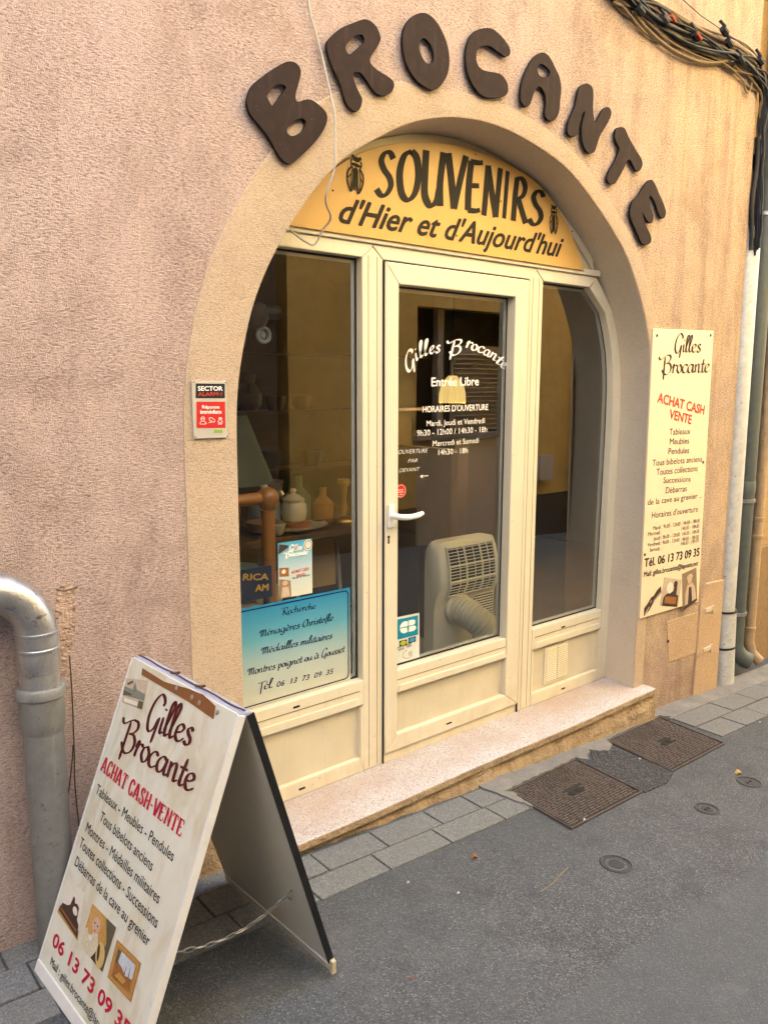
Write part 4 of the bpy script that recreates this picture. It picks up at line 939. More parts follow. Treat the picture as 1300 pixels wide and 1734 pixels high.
print_photo("clock_picture", [(1.827, 0.542), (2.016, 0.497), (1.99, 0.343), (1.8, 0.386)], fs_, ws,
    [(M_sepial, SQ), (M_sepiad, [(.1, .0), (.95, .0), (.92, .42), (.8, .45), (.78, .9), (.68, .95), (.6, .55), (.25, .42), (.12, .3)]), (M_autumn, [(.2, .1), (.85, .1), (.82, .36), (.22, .34)]), (M_paperw, ell(.40, .66, .17, .20)), (M_sepiad, ell(.66, .8, .09, .13, 10))])
print_photo("boy_picture", [(2.012, 0.532), (2.166, 0.547), (2.2, 0.347), (2.043, 0.31)], fs_, ws,
    [(M_sepia, SQ), (M_sepial, [(.15, .0), (.95, .0), (.85, .45), (.7, .62), (.35, .62), (.2, .42)]), (M_sepiad, [(.35, .05), (.65, .05), (.62, .5), (.45, .55)]), (M_skin, ell(.52, .74, .15, .11)), (M_sepial, ell(.52, .82, .20, .08)), (M_sepiad, [(.05, .0), (.95, .0), (.95, .08), (.05, .1)])])

# ---- alarm plate left of the window
al = thing("alarm_plate", (-.88, -.2, 1.41), "small grey alarm plate with black and red panels left of the window", "sign")
QA = [(-0.939, 1.589), (-0.819, 1.59), (-0.821, 1.411), (-0.938, 1.412)]
m = MB(); m.prism(QA[::-1], -.2115, -.2035); m.build("panel", plain("pale_grey_plate", (.50, .47, .40), .4, .2), al, bevel=.001)
fa = wallframe(-.2115)
m = MB(); flatpoly(m, [(-0.928, 1.537), (-0.827, 1.536), (-0.826, 1.581), (-0.926, 1.582)], fa, .0006); m.build("black_panel", M_black, al)
m = MB(); flatpoly(m, [(-0.928, 1.445), (-0.828, 1.442), (-0.827, 1.525), (-0.926, 1.526)], fa, .0006); m.build("red_panel", M_red, al)
m = MB(); put(m, "SECTOR", [(-0.919, 1.56), (-0.835, 1.56), (-0.919, 1.573)], fa, bold=.035)
put(m, "Réponse", [(-0.907, 1.505), (-0.848, 1.504), (-0.907, 1.515)], fa, bold=.025); put(m, "immédiate", [(-0.914, 1.489), (-0.841, 1.488), (-0.914, 1.501)], fa, bold=.025)
def icon(pts, w=.0016):
    ribbon(m, pts, lambda v, k: fa(v.x, v.y, .0013), w, w, 0, 1, n=4, taper=False)
for L_ in ([(-0.917, 1.457), (-0.915, 1.463), (-0.909, 1.466), (-0.903, 1.466), (-0.898, 1.462), (-0.896, 1.457), (-0.917, 1.457)], [(-0.913, 1.474), (-0.91, 1.478), (-0.904, 1.479), (-0.901, 1.474), (-0.902, 1.468), (-0.908, 1.466), (-0.912, 1.47), (-0.913, 1.474)], [(-0.914, 1.473), (-0.899, 1.473)],
           [(-0.884, 1.475), (-0.878, 1.476), (-0.867, 1.47), (-0.865, 1.466), (-0.869, 1.462), (-0.883, 1.469), (-0.884, 1.475)], [(-0.885, 1.459), (-0.884, 1.462), (-0.876, 1.462), (-0.873, 1.464)],
           [(-0.855, 1.462), (-0.846, 1.47), (-0.838, 1.462)], [(-0.852, 1.463), (-0.853, 1.455), (-0.849, 1.455), (-0.848, 1.46), (-0.845, 1.46), (-0.845, 1.455), (-0.841, 1.455), (-0.84, 1.463)], [(-0.853, 1.472), (-0.846, 1.476), (-0.839, 1.472)], [(-0.85, 1.47), (-0.846, 1.473), (-0.841, 1.47)]): icon(L_)
m.build("white_lettering", M_white, al)
m = MB(); put(m, "ALARM", [(-0.919, 1.544), (-0.852, 1.544), (-0.919, 1.555)], fa, bold=.02)
flatpoly(m, [(p[0], p[1]) for p in ell(*[(-0.848, 1.55)][0], .0013, .0013, 10)], fa, .0012)
for L_ in ([(-0.844, 1.554), (-0.842, 1.55), (-0.845, 1.545)], [(-0.84, 1.556), (-0.837, 1.55), (-0.84, 1.544)]): ribbon(m, L_, lambda v, k: fa(v.x, v.y, .0013), .0014, .0014, 0, 1, n=4, taper=False)
m.build("red_lettering", M_redstamp, al)
m = MB(); flatpoly(m, [(-0.869, 1.428), (-0.84, 1.427), (-0.84, 1.437), (-0.868, 1.437)], fa, .0008); m.build("green_label", plain("green_label_print", (.20, .38, .03), .5), al)
m = MB()
for p in [(-0.931, 1.586), (-0.822, 1.585), (-0.933, 1.417), (-0.822, 1.416)]: m.lathe([(.0022, 0), (.0016, .0012)], (p[0], -.2115, p[1]), 8, 'y'); m.cut()
m.build_each("screw", M_blackmetal, al)

# ---- blue poster and flyer behind the left window, stickers on the door glass
po = thing("window_poster", (-.3, .03, .37), "blue to cream poster with navy script lettering on the left window", "poster")
k = NM("poster_gradient_print"); x_, y_, z_ = k.xyz()
k.color(k.ramp(k.val(z_, .0, .40), [(0, (.50, .50, .40)), (.3, (.40, .47, .42)), (.65, (.10, .33, .42)), (1, (.003, .19, .38))])); k.rough(.45)
PQ = [(-0.648, 0.773), (-0.15, 0.747), (-0.153, 0.36), (-0.652, 0.37)]
zt, zb, xr, xl = (PQ[0][1] + PQ[1][1]) / 2, (PQ[2][1] + PQ[3][1]) / 2, (PQ[1][0] + PQ[2][0]) / 2, -.72
m = MB(); m.box(xl, xr, .028, .031, zb, zt); m.build("sheet", k.m, po)
fp = wallframe(.028)
m = MB(); d_ = .010; rr = .018
bd = [(xl + d_ + rr, zb + d_), (xr - d_ - rr, zb + d_), (xr - d_ - .005, zb + d_ + .005), (xr - d_, zb + d_ + rr), (xr - d_, zt - d_ - rr), (xr - d_ - .005, zt - d_ - .005), (xr - d_ - rr, zt - d_), (xl + d_ + rr, zt - d_)]
for a, b in zip(bd, bd[1:]): ribbon(m, [a, b], lambda v, k: fp(v.x, v.y, .0006), .005, .005, 0, 1)
m.build("border_line", M_navy, po)
m = MB()
for t, p, cp in (("Recherche", [(-0.474, 0.707), (-0.322, 0.703), (-0.473, 0.732)], 1.9), ("Ménagères Christofle", [(-0.578, 0.638), (-0.238, 0.639), (-0.577, 0.664)], 1.75), ("Médailles militaires", [(-0.572, 0.569), (-0.245, 0.565), (-0.571, 0.595)], 1.75),
                 ("Montres poignet ou à Gousset", [(-0.633, 0.499), (-0.183, 0.494), (-0.632, 0.526)], 1.75), ("Tél", [(-0.585, 0.428), (-0.533, 0.426), (-0.585, 0.46)], 1.75)):
    script(m, t, p, fp, cap=cp, off=.0006, wmin=.07, wmax=.21, slant=.05)
    if t != 'Tél': m.cut()
put(m, ".", [(-0.533, 0.426), (-0.53, 0.426), (-0.533, 0.453)], fp, off=.0006, bold=.02)
put(m, "06  13  73  09  35", [(-0.51, 0.422), (-0.239, 0.413), (-0.509, 0.443)], fp, off=.0006, bold=.008, shear=.25); m.cut()
m.build_each("script_lettering", M_navy, po)

fl = thing("window_flyer", (-.25, .033, .75), "small blue and white flyer with clock and portraits, stuck above the blue poster", "flyer")
FQ = [(-0.489, 0.986), (-0.334, 0.986), (-0.334, 0.767), (-0.489, 0.769)]
k = NM("flyer_gradient_print"); x_, y_, z_ = k.xyz(); k.color(k.ramp(k.val(z_, .02, .24), [(0, (.60, .60, .50)), (.45, (.45, .56, .56)), (1, (.03, .30, .50))])); k.rough(.45)
m = MB(); m.prism(FQ[::-1], .0325, .0345); m.build("sheet", k.m, fl)
ff = wallframe(.0325)
print_photo("clock_dial", FQ, ff, fl, [(M_paperw, ell(.88, .90, .13, .10)), (M_sepiad, ell(.88, .90, .10, .078)), (M_paperw, ell(.88, .90, .085, .066)), (M_sepiad, [(.87, .90), (.88, .90), (.90, .96), (.89, .96)])], .0006)
print_photo("portrait", FQ, ff, fl, [(M_autumn, [(.02, .40), (.30, .38), (.30, .54), (.02, .56)]), (M_paperw, ell(.15, .48, .06, .04)), (M_sepia, [(.0, .0), (.36, .0), (.34, .30), (.02, .36)]), (M_skin, ell(.18, .27, .08, .045)), (M_sepial, [(.05, .02), (.32, .02), (.28, .2), (.1, .2)]), (M_sepiad, [(.0, .80), (.28, .90), (.30, .94), (.04, .98)])], .0006)
m = MB(); script(m, "Gilles", [(-0.437, 0.949), (-0.382, 0.951), (-0.436, 0.971)], ff, off=.0006, wmin=.15, wmax=.5); script(m, "Brocante", [(-0.452, 0.928), (-0.354, 0.928), (-0.451, 0.948)], ff, off=.0006, wmin=.15, wmax=.5); m.build("script_lettering", M_white, fl)
m = MB(); put(m, "ACHAT CASH", [(-0.431, 0.859), (-0.351, 0.862), (-0.43, 0.871)], ff, off=.0006, bold=.03); put(m, "VENTE", [(-0.409, 0.843), (-0.368, 0.844), (-0.409, 0.853)], ff, off=.0006, bold=.03); m.build("stamp_lettering", M_redstamp, fl)
m = MB(); put(m, "Tél. 06 13 73 09 35", [(-0.428, 0.837), (-0.347, 0.839), (-0.428, 0.844)], ff, off=.0006, bold=.02); m.build("printed_lettering", M_ink, fl)

cb = thing("card_sticker", (.11, .035, .37), "white sticker with a blue card logo in the lower corner of the door glass", "sticker")
CQ = [(0.103, 0.583), (0.24, 0.579), (0.243, 0.371), (0.104, 0.371)]
gf2 = wallframe(.0352)
m = MB(); flatpoly(m, CQ, gf2, .0004); m.build("sheet", plain("sticker_paper", (.60, .62, .55), .4), cb)
m = MB(); flatpoly(m, [bil(CQ, *p) for p in rect(.06, .52, .94, .95)], gf2, .0008); m.build("blue_panel", plain("sticker_blue", (.005, .22, .34), .4), cb)
m = MB()
def arcpoly(cx, cy, rx, ry, a0, a1, n=14): return [(cx + rx * math.cos(R(a0 + (a1 - a0) * i / n)), cy + ry * math.sin(R(a0 + (a1 - a0) * i / n))) for i in range(n + 1)]
flatpoly(m, [bil(CQ, *p) for p in [(.50, .76), (.50, .88)] + arcpoly(.36, .76, .20, .12, 60, 180) + [(.30, .765), (.46, .765)]], gf2, .0012)
flatpoly(m, [bil(CQ, *p) for p in [(.46, .742), (.30, .742)] + arcpoly(.36, .745, .20, .12, 180, 300) + [(.50, .63)]], gf2, .0012)
flatpoly(m, [bil(CQ, *p) for p in [(.54, .765), (.54, .88), (.74, .88), (.82, .85), (.80, .78), (.74, .765)]], gf2, .0012)
flatpoly(m, [bil(CQ, *p) for p in [(.54, .745), (.54, .63), (.76, .63), (.86, .67), (.84, .72), (.78, .745)]], gf2, .0012)
m.build("logo", M_white, cb)
print_photo("card_marks", CQ, gf2, cb, [(M_black, rect(.14, .36, .46, .48)), (M_black, rect(.52, .38, .84, .50)), (plain("card_yellow", (.45, .45, .03), .4), ell(.30, .42, .13, .05)), (plain("card_blue", (.05, .25, .42), .4), ell(.68, .44, .13, .05))], .0008)
m = MB(); put(m, "VISA", [bil(CQ, *p) for p in ((.08, .27), (.34, .28), (.08, .315))], gf2, off=.0008, bold=.02); put(m, "VISA", [bil(CQ, *p) for p in ((.44, .29), (.66, .30), (.44, .335))], gf2, off=.0008, bold=.02)
for y0 in (.335, .355): ribbon(m, [bil(CQ, .05, y0), bil(CQ, .66, y0 + .02)], lambda v, k: gf2(v.x, v.y, .0008), .002, .002, 0, 1)
m.build("card_lettering", M_navy, cb)
m = MB()
for i in range(3): ribbon(m, [bil(CQ, *p) for p in arcpoly(.46 + .05 * i, .15, .10, .05 + .012 * i, -45, 45, 6)], lambda v, k: gf2(v.x, v.y, .0008), .0022, .0022, 0, 1, taper=False)
ribbon(m, [bil(CQ, *p) for p in arcpoly(.5, .15, .22, .09, 100, 330, 10)], lambda v, k: gf2(v.x, v.y, .0008), .0016, .0016, 0, 1, taper=False)
m.build("contactless_mark", M_black, cb)
rs = thing("round_sticker", (.13, .035, 1.06), "small round red sticker on the door glass above the handle", "sticker")
(cx, cz), = [(0.127, 1.135)]
m = MB(); flatpoly(m, ell(cx, cz, .030, .030, 28), gf2, .0004); m.build("sheet", plain("sticker_red", (.52, .02, .015), .4), rs)
m = MB(); ribbon(m, ell(cx, cz, .026, .026, 24) + [(cx + .026, cz)], lambda v, k: gf2(v.x, v.y, .0008), .0014, .0014, 0, 1, n=1, taper=False)
for dx in (-.014, -.002, .010): ribbon(m, [(cx + dx + p[0] * .005, cz + p[1] * .006) for p in arcpoly(0, 0, 1, 1, 40, 320, 8)], lambda v, k: gf2(v.x, v.y, .0008), .0022, .0022, 0, 1, n=2, taper=False)
ribbon(m, [(cx - .008, cz - .016), (cx + .004, cz - .014), (cx + .010, cz - .018)], lambda v, k: gf2(v.x, v.y, .0008), .002, .002, 0, 1); m.build("sticker_mark", M_white, rs)

# ================================================================== A-BOARD
ab = thing("sandwich_board", (-1.25, -.6, -.05), "tall white A-frame sandwich board with maroon and red lettering, standing by the grey drainpipe", "sandwich board")
def slab3(m, P, nrm, th):
    m.hexa([tuple(Vector(p)) for p in P], [tuple(Vector(p) - nrm * th) for p in P])
Wd, Hd = .547, .893
fr = MB(); slab3(fr, [boardframe(0, .028), boardframe(Wd, .028), boardframe(Wd, Hd), boardframe(0, Hd)], BN, .020)
fp_ = fr.build("front_panel", M_board, ab, bevel=.0015)
m = MB(); slab3(m, [boardframe(-.003, -.004, .004), boardframe(Wd + .003, -.004, .004), boardframe(Wd + .003, .030, .004), boardframe(-.003, .030, .004)], BN, .030); m.build("bottom_trim", M_white_p, fp_, bevel=.002)
m = MB()
for u0, u1 in ((-.005, .0), (Wd, Wd + .006)):
    slab3(m, [boardframe(u0, .03, .0015), boardframe(u1, .03, .0015), boardframe(u1, Hd - .002, .0015), boardframe(u0, Hd - .002, .0015)], BN, .024); m.cut()
m.build_each("side_trim", M_white_p, fp_, bevel=.0015)
# the rear panel, leaning the other way
TBK = [Vector(boardframe(u, Hd - .002, -.030)) for u in (0, Wd)]
BBL, BBR = Vector((-.912, -.285, g_z(-.912) + .008)), Vector((-.886, -.838, g_z(-.886) + .008))
rn = (BBR - BBL).cross(TBK[0] - BBL).normalized(); rn = rn if rn.x > 0 else -rn
rvv = (TBK[0] - BBL); 
m = MB(); slab3(m, [BBL + rvv * .028, BBR + (TBK[1] - BBR) * .028, TBK[1], TBK[0]], -rn, .016); bp_ = m.build("back_panel", M_boardback, ab, bevel=.0015)
m = MB(); slab3(m, [BBL - rn * .004 - rvv * .004, BBR - rn * .004, BBR + (TBK[1] - BBR) * .032 - rn * .004, BBL + rvv * .032 - rn * .004], -rn, .026); m.build("bottom_trim", M_boardback, bp_, bevel=.002)
uu = (BBR - BBL).normalized()
m = MB(); slab3(m, [BBR + uu * .0005 + (TBK[1] - BBR) * .033 - rn * .002, BBR + uu * .005 + (TBK[1] - BBR) * .033 - rn * .002, TBK[1] + uu * .005 - rn * .002, TBK[1] + uu * .0005 - rn * .002], -rn, .020); m.build("edge_trim", M_edgeblack, bp_)
# bluish hinge strip with cords along the ridge
k = plain("ridge_strip_paint", (.30, .32, .42), .5, var=.25, vs=30)
a0, a1 = Vector(boardframe(-.002, Hd + .001, -.004)), Vector(boardframe(Wd + .002, Hd + .001, -.004)); b0, b1 = TBK[0] + rn * .014 + Vector((0, 0, .003)), TBK[1] + rn * .014 + Vector((0, 0, .003))
m = MB(); m.hexa([a0 - Vector((0, 0, .01)), a1 - Vector((0, 0, .01)), b1 - Vector((0, 0, .01)), b0 - Vector((0, 0, .01))], [a0, a1, b1, b0]); rg = m.build("ridge_strip", k, ab, bevel=.002)
m = MB(); m.tube(cr([a0.lerp(a1, t) * .55 + b0.lerp(b1, t) * .45 + Vector((0, .0, .004 + .002 * math.sin(t * 20))) for t in [i / 8 for i in range(9)]], 3), .0022, 6)
for t in (.38, .62): 
    c = a0.lerp(a1, t) * .5 + b0.lerp(b1, t) * .5 + Vector((0, 0, .006)); m.tube([c + Vector((-.010, .01, .002)), c, c + Vector((.010, -.008, .002))], .004, 6)
m.build("cord", M_darkwood, rg)
# chipped corner ends
m = MB(); m.box(-.893, -.878, -.856, -.838, g_z(-.886) + .004, g_z(-.886) + .045); m.build("chipped_corner", plain("chipped_wood", (.50, .42, .28), .8, var=.4, vs=90), bp_, bevel=.003)
bf = boardframe
m = MB()
script(m, "Gilles", [(0.1763, 0.7414), (0.4012, 0.7658), (0.1782, 0.8379)], bf, cap=2.25, wmin=.09, wmax=.24); m.cut()
script(m, "Brocante", [(0.0974, 0.655), (0.4654, 0.6712), (0.087, 0.7378)], bf, cap=2.05, wmin=.09, wmax=.25); m.cut()
m.build_each("script_lettering", M_maroon, fp_)
def slabtext(mb, text, ABC, frame, off=.0012):
    """condensed slab capitals: heavy stems with flat feet"""
    A, B, C = [Vector(p[:2]) for p in ABC]; d = B - A; nrm = Vector((-d.y, d.x)).normalized(); h = (C - A).dot(nrm)
    G = {'A': ([[(.12,0),(.40,1)],[(.82,0),(.50,1)],[(.25,.3),(.70,.3)]], [(0,.28),(.62,1.0)], 1.0), 'C': ([[(.78,.72),(.66,.92),(.44,.97),(.22,.75),(.2,.3),(.4,.03),(.64,.06),(.82,.28)]], [], .95),
         'H': ([[(.2,0),(.2,1)],[(.78,0),(.78,1)],[(.2,.5),(.78,.5)]], [(.04,.36),(.62,.94)], 1.02), 'T': ([[(.48,0),(.48,1)],[(.1,.95),(.88,.95)],[(.1,.74),(.1,.95)],[(.88,.74),(.88,.95)]], [(.3,.66)], .98),
         'S': ([[(.72,.76),(.6,.95),(.36,.95),(.2,.74),(.36,.56),(.64,.42),(.74,.22),(.56,.04),(.3,.04),(.16,.28)]], [], .92), '-': ([[(.1,.42),(.4,.42)]], [], .5), 'V': ([[(.12,1),(.46,0)],[(.84,1),(.50,0)]], [], .96),
         'E': ([[(.2,0),(.2,1)],[(.1,.95),(.76,.95)],[(.1,.05),(.78,.05)],[(.2,.5),(.58,.5)],[(.76,.74),(.76,.95)],[(.78,.05),(.78,.28)]], [], .92), 'N': ([[(.2,0),(.2,1)],[(.22,1),(.76,.0)],[(.78,0),(.78,1)]], [(.04,.36)], 1.0), ' ': ([], [], .4)}
    tot = sum(G[c][2] for c in text); x = 0; kk_ = 0
    for c in text:
        for st_ in G[c][0] + [[(f[0], .04), (f[1], .04)] for f in G[c][1]]:
            kk_ += 1
            def to3(v, k, x=x):
                q = A + d * ((v.x + x) / tot) + nrm * (v.y * h); return frame(q.x, q.y, off + (k % 40) * .00005)
            vert = abs(st_[0][0] - st_[-1][0]) < .5 and abs(st_[0][1] - st_[-1][1]) > .5
            ribbon(mb, st_, to3, .09, .27 if vert or len(st_) > 3 else .10, R(0), kk_, n=5, taper=False)
        x += G[c][2]
m = MB(); slabtext(m, "ACHAT CASH-VENTE", [(0.0145, 0.5677), (0.4733, 0.5641), (0.0273, 0.6074)], bf); m.build("heading_lettering", M_crim, fp_)
m = MB()
for t, p in (("Tableaux - Meubles - Pendules", [(0.0252, 0.5064), (0.4661, 0.5027), (0.0237, 0.532)]), ("Tous bibelots anciens", [(0.0893, 0.454), (0.3938, 0.4476), (0.0878, 0.4796)]), ("Montres - Médailles militaires", [(0.0341, 0.4011), (0.4599, 0.3974), (0.0337, 0.4271)]),
             ("Toutes collections - Successions", [(0.0252, 0.355), (0.48, 0.3489), (0.0237, 0.3816)]), ("Débarras de la cave au grenier", [(0.0322, 0.3054), (0.469, 0.2997), (0.0317, 0.3311)])):
    put(m, t, p, bf, bold=.006); m.cut()
A_, B_, C_ = [(0.0641, 0.0477), (0.3337, 0.0508), (0.0665, 0.0679)]
put(m, "Mail : gilles.brocante@", [A_, B_, C_], bf, bold=.006)
u_ = (Vector(B_) - Vector(A_)) / 22.4
put(m, "laposte.net", [tuple(Vector(B_) + u_ * .3), tuple(Vector(B_) + u_ * 10.2), tuple(Vector(B_) + u_ * .3 + (Vector(C_) - Vector(A_)))], bf, bold=.006); m.cut()
m.build_each("printed_lettering", M_black, fp_)
m = MB(); put(m, "06 13 73 09 35", [(0.0429, 0.0914), (0.492, 0.0988), (0.0386, 0.1238)], bf, bold=.035); m.build("phone_lettering", M_crim, fp_)
print_photo("clock_picture", [(0.0274, 0.2656), (0.1257, 0.2703), (0.1635, 0.1607), (0.0205, 0.1701)], bf, fp_,
    [(M_paperw, SQ), (M_ochrep, [(0, 0), (1, 0), (1, .2), (0, .22)]), (M_sepiad, [(.02, .08), (.98, .04), (.95, .30), (.85, .36), (.86, .62), (.74, .66), (.62, .62), (.58, .72), (.50, .74), (.42, .48), (.30, .40), (.08, .33)]), (M_paperw, ell(.70, .48, .12, .09)), (M_autumn, [(.1, .16), (.9, .12), (.9, .17), (.1, .2)])])
print_photo("doll_picture", [(0.1797, 0.2671), (0.3181, 0.2721), (0.3169, 0.1603), (0.1836, 0.161)], bf, fp_,
    [(M_ochrep, SQ), (M_olive, [(.72, .0), (1, .0), (1, 1), (.60, 1), (.85, .55)]), (M_dress, [(0, 0), (.5, 0), (.62, .3), (.5, .55), (.2, .58), (0, .4)]), (M_blond, ell(.30, .76, .27, .25)), (M_blond, ell(.20, .58, .13, .2)), (M_skin, ell(.36, .68, .155, .18)), (M_sepiad, [(.48, 0), (.75, 0), (.62, .25)]),
     (M_straw, ell(.78, .24, .17, .26, 16, .3)), (M_sepiad, ell(.70, .26, .05, .18, 10, .3)), (M_sepiad, ell(.30, .71, .025, .022, 8)), (M_sepiad, ell(.43, .70, .025, .022, 8)), (M_red, ell(.38, .575, .035, .016, 8)), (M_paperw, ell(.30, .36, .08, .06, 8))])
print_photo("landscape_picture", [(0.3368, 0.2519), (0.4621, 0.2577), (0.4684, 0.1686), (0.344, 0.1627)], bf, fp_,
    [(M_gold, SQ), (M_ochrep, rect(.04, .04, .96, .96)), (M_gold, rect(.09, .09, .91, .91)), (M_skyp, rect(.15, .15, .85, .85)), (M_autumn, [(.15, .15), (.85, .15), (.85, .48), (.6, .42), (.4, .52), (.15, .58)]), (M_olive, [(.15, .5), (.15, .85), (.28, .85), (.24, .5)]), (M_olive, [(.7, .42), (.72, .8), (.74, .42)]), (M_olive, [(.55, .42), (.57, .7), (.59, .42)]), (M_ochrep, [(.25, .2), (.6, .2), (.7, .35), (.4, .38)])])
print_photo("village_picture", [(0.0007, 0.8308), (0.1194, 0.856), (0.1339, 0.7788), (0.0174, 0.7652)], bf, fp_,
    [(M_sepial, SQ), (plain("photo_grey_green", (.20, .21, .16), .6, var=0.60, vs=132), [(0, .28), (1, .3), (1, .52), (.6, .62), (.45, .9), (.4, .6), (0, .66)]), (M_olive, [(0, .3), (.4, .36), (.4, .42), (0, .5)]), (M_olive, [(.1, .8), (.35, .95), (.38, .85), (.15, .72)]), (M_paperw, rect(.1, .05, .75, .2)), (M_olive, rect(.78, .0, 1, .26))])
m = MB(); q = [(0.0698, 0.8793), (0.3286, 0.8911), (0.4557, 0.8843), (0.4621, 0.8531), (0.337, 0.8603), (0.0765, 0.8612)]
flatpoly(m, [q[5], q[4], q[3], q[2], ((q[2][0] + q[1][0]) / 2, q[1][1] + .004), q[1], ((q[0][0] + q[1][0]) / 2, q[0][1] - .004), q[0]], bf, .0015); m.build("wood_strip", M_brownstrip, fp_)
m = MB()
for p in [(0.2651, 0.8757), (0.3463, 0.875), (0.3853, 0.8722), (0.4695, 0.8736)]:
    c = Vector(bf(p[0], p[1], .0018)); ring = []
    for rr_, h_ in ((.0065, 0), (.0065, .001), (.003, .0022)):
        ring += [c + (BU * math.cos(t) + BV * math.sin(t)) * rr_ + BN * h_ for t in [2 * math.pi * i / 12 for i in range(12)]]
    m.add(ring, [(r * 12 + i, r * 12 + (i + 1) % 12, (r + 1) * 12 + (i + 1) % 12, (r + 1) * 12 + i) for r in range(2) for i in range(12)] + [tuple(range(24, 36))]); m.cut()
m.build_each("screw", M_steel, fp_)
# chain between the panels
p0 = Vector(bf(Wd - .045, .30, -.022)); p1 = BBR + (TBK[1] - BBR) * .30 + (BBL - BBR).normalized() * .07 - rn * .006
m = MB(); cpts = []
for i in range(31):
    t = i / 30; cpts.append(p0.lerp(p1, t) - Vector((0, 0, .045 * 4 * t * (1 - t))))
cl = [0]
for a, b in zip(cpts, cpts[1:]): cl.append(cl[-1] + (b - a).length)
tot = cl[-1]; nl = 13
def at(s_):
    for i in range(30):
        if cl[i + 1] >= s_: return cpts[i].lerp(cpts[i + 1], (s_ - cl[i]) / (cl[i + 1] - cl[i]))
    return cpts[-1]
for i in range(nl):
    a, b = at(tot * i / nl), at(tot * (i + 1) / nl); d = (b - a); L_ = d.length * .60; c = (a + b) / 2; d.normalize()
    s1 = d.cross(Vector((0, 0, 1))).normalized(); s2 = s1.cross(d)
    wv_ = s1 if i % 2 else s2; wv_ = (wv_ + (s2 if i % 2 else s1) * .5).normalized()
    pts = [c + d * (math.cos(t) * L_) + wv_ * (math.sin(t) * .0095) for t in [2 * math.pi * k_ / 12 for k_ in range(13)]]
    m.tube(pts, .0015, 6, caps=False)
m.build("chain", plain("dull_chain", (.30, .29, .27), .45, .6), ab, smooth=True)
m = MB(); m.tube([p1 - rn * .002, p1 - rn * .012 + Vector((0, 0, -.008)), p1 - rn * .008 + Vector((.006, 0, -.024))], .003, 6); m.build("hook", M_steel, bp_)

# ================================================================== PIPES, CABLES, WIRE
dp = thing("drainpipe", (-1.455, -.27, -.03), "thick grey drainpipe with a shiny elbow, standing left of the sandwich board", "drainpipe")
px_, py_ = -1.455, -.272
m = MB(); m.tube([(-2.6, py_, 1.046), (-1.60, py_, 1.046)] + [(-1.60 + .145 * math.sin(R(a)), py_, .901 + .145 * math.cos(R(a))) for a in range(9, 91, 9)] + [(px_, py_, .885)], .054, 22)
m.build("elbow", M_zinc, dp, smooth=True)
m = MB(); m.lathe([(.0555, .80), (.0562, .802), (.0562, .86), (.058, .862), (.058, .868), (.0562, .87), (.0562, .905), (.058, .907), (.058, .913), (.055, .915)], (px_, py_, 0), 24); m.build("sleeve", M_zinc, dp, smooth=True)
m = MB(); m.lathe([(.0525, .70), (.0525, .82), (.050, .82)], (px_, py_, 0), 24); m.build("upper_pipe", M_zinc, dp, smooth=True)
m = MB(); m.lathe([(.054, .625), (.060, .645), (.060, .725), (.066, .730), (.066, .752), (.062, .758), (.054, .758)], (px_, py_, 0), 26); m.build("socket", M_pipegrey, dp, smooth=True)
m = MB(); m.lathe([(.0535, -.06), (.0535, .20), (.0540, .64)], (px_, py_, 0), 26); m.build("pipe", M_pipegrey, dp, smooth=True)

gd = thing("cable_guard", (2.63, -.2, -.27), "cream metal cable guard running down the wall corner right of the cream sign", "cable guard")
m = MB()
def halfround(x, y, z, r, dep, n=9): return [(x - r, y + dep * .8, z)] + [(x + r * math.cos(t), y - dep * math.sin(t), z) for t in [math.pi - math.pi * i / n for i in range(n + 1)]] + [(x + r, y + dep * .8, z)]
def shell(m, secs):
    n = len(secs[0]); m.add([p for s_ in secs for p in s_], [(i * n + k_, i * n + k_ + 1, (i + 1) * n + k_ + 1, (i + 1) * n + k_) for i in range(len(secs) - 1) for k_ in range(n - 1)])
shell(m, [halfround(2.612, -.175, 2.485, .068, .045), halfround(2.612, -.175, 2.47, .070, .048), halfround(2.618, -.175, 1.4, .070, .048), halfround(2.625, -.175, .20, .074, .050)])
m.build("upper_cover", M_conduit, gd, smooth=True)
m = MB(); shell(m, [halfround(2.628, -.180, .205, .080, .054), halfround(2.636, -.182, -.03, .078, .056), halfround(2.655, -.182, -.30, .078, .056)]); m.build("lower_cover", M_conduit, gd, smooth=True)
m = MB()
for z, x in ((.20, 2.627), (-.035, 2.637)):
    shell(m, [halfround(x, -.182, z + .007, .083, .057), halfround(x, -.182, z - .007, .083, .057)]); m.cut()
m.build_each("strap", M_blackmetal, gd, smooth=True)

gpipe = thing("grey_downpipe", (2.93, -.13, -.28), "dark grey-green downpipe with a bent foot, just right of the cable guard", "downpipe")
m = MB(); m.tube([(2.90, -.115, 10), (2.90, -.115, -.08)] + [(2.90 + .09 * (1 - math.cos(R(a))), -.115 - .10 * (1 - math.cos(R(a))), -.08 - .13 * math.sin(R(a))) for a in range(15, 76, 15)], .055, 18, caps=False); m.build("pipe", M_greenpipe, gpipe, smooth=True)
m = MB()
for z in (.86, .12, 2.6): m.lathe([(.0555, -.012), (.062, -.010), (.062, .010), (.0555, .012)], (2.90, -.115, z), 18); m.tube([(2.955, -.14, z), (2.985, -.13, z)], .009, 8); m.cut()
m.build_each("bracket", M_zinc, gpipe, smooth=True)
m = MB(); m.lathe([(.058, .91), (.058, .98), (.0555, .985)], (2.90, -.115, 0), 18); m.build("sleeve", M_greenpipe, gpipe, smooth=True)
bpipe = thing("beige_downpipe", (3.12, -.11, -.28), "thin beige downpipe with an open foot, at the right edge beside the grey-green pipe", "downpipe")
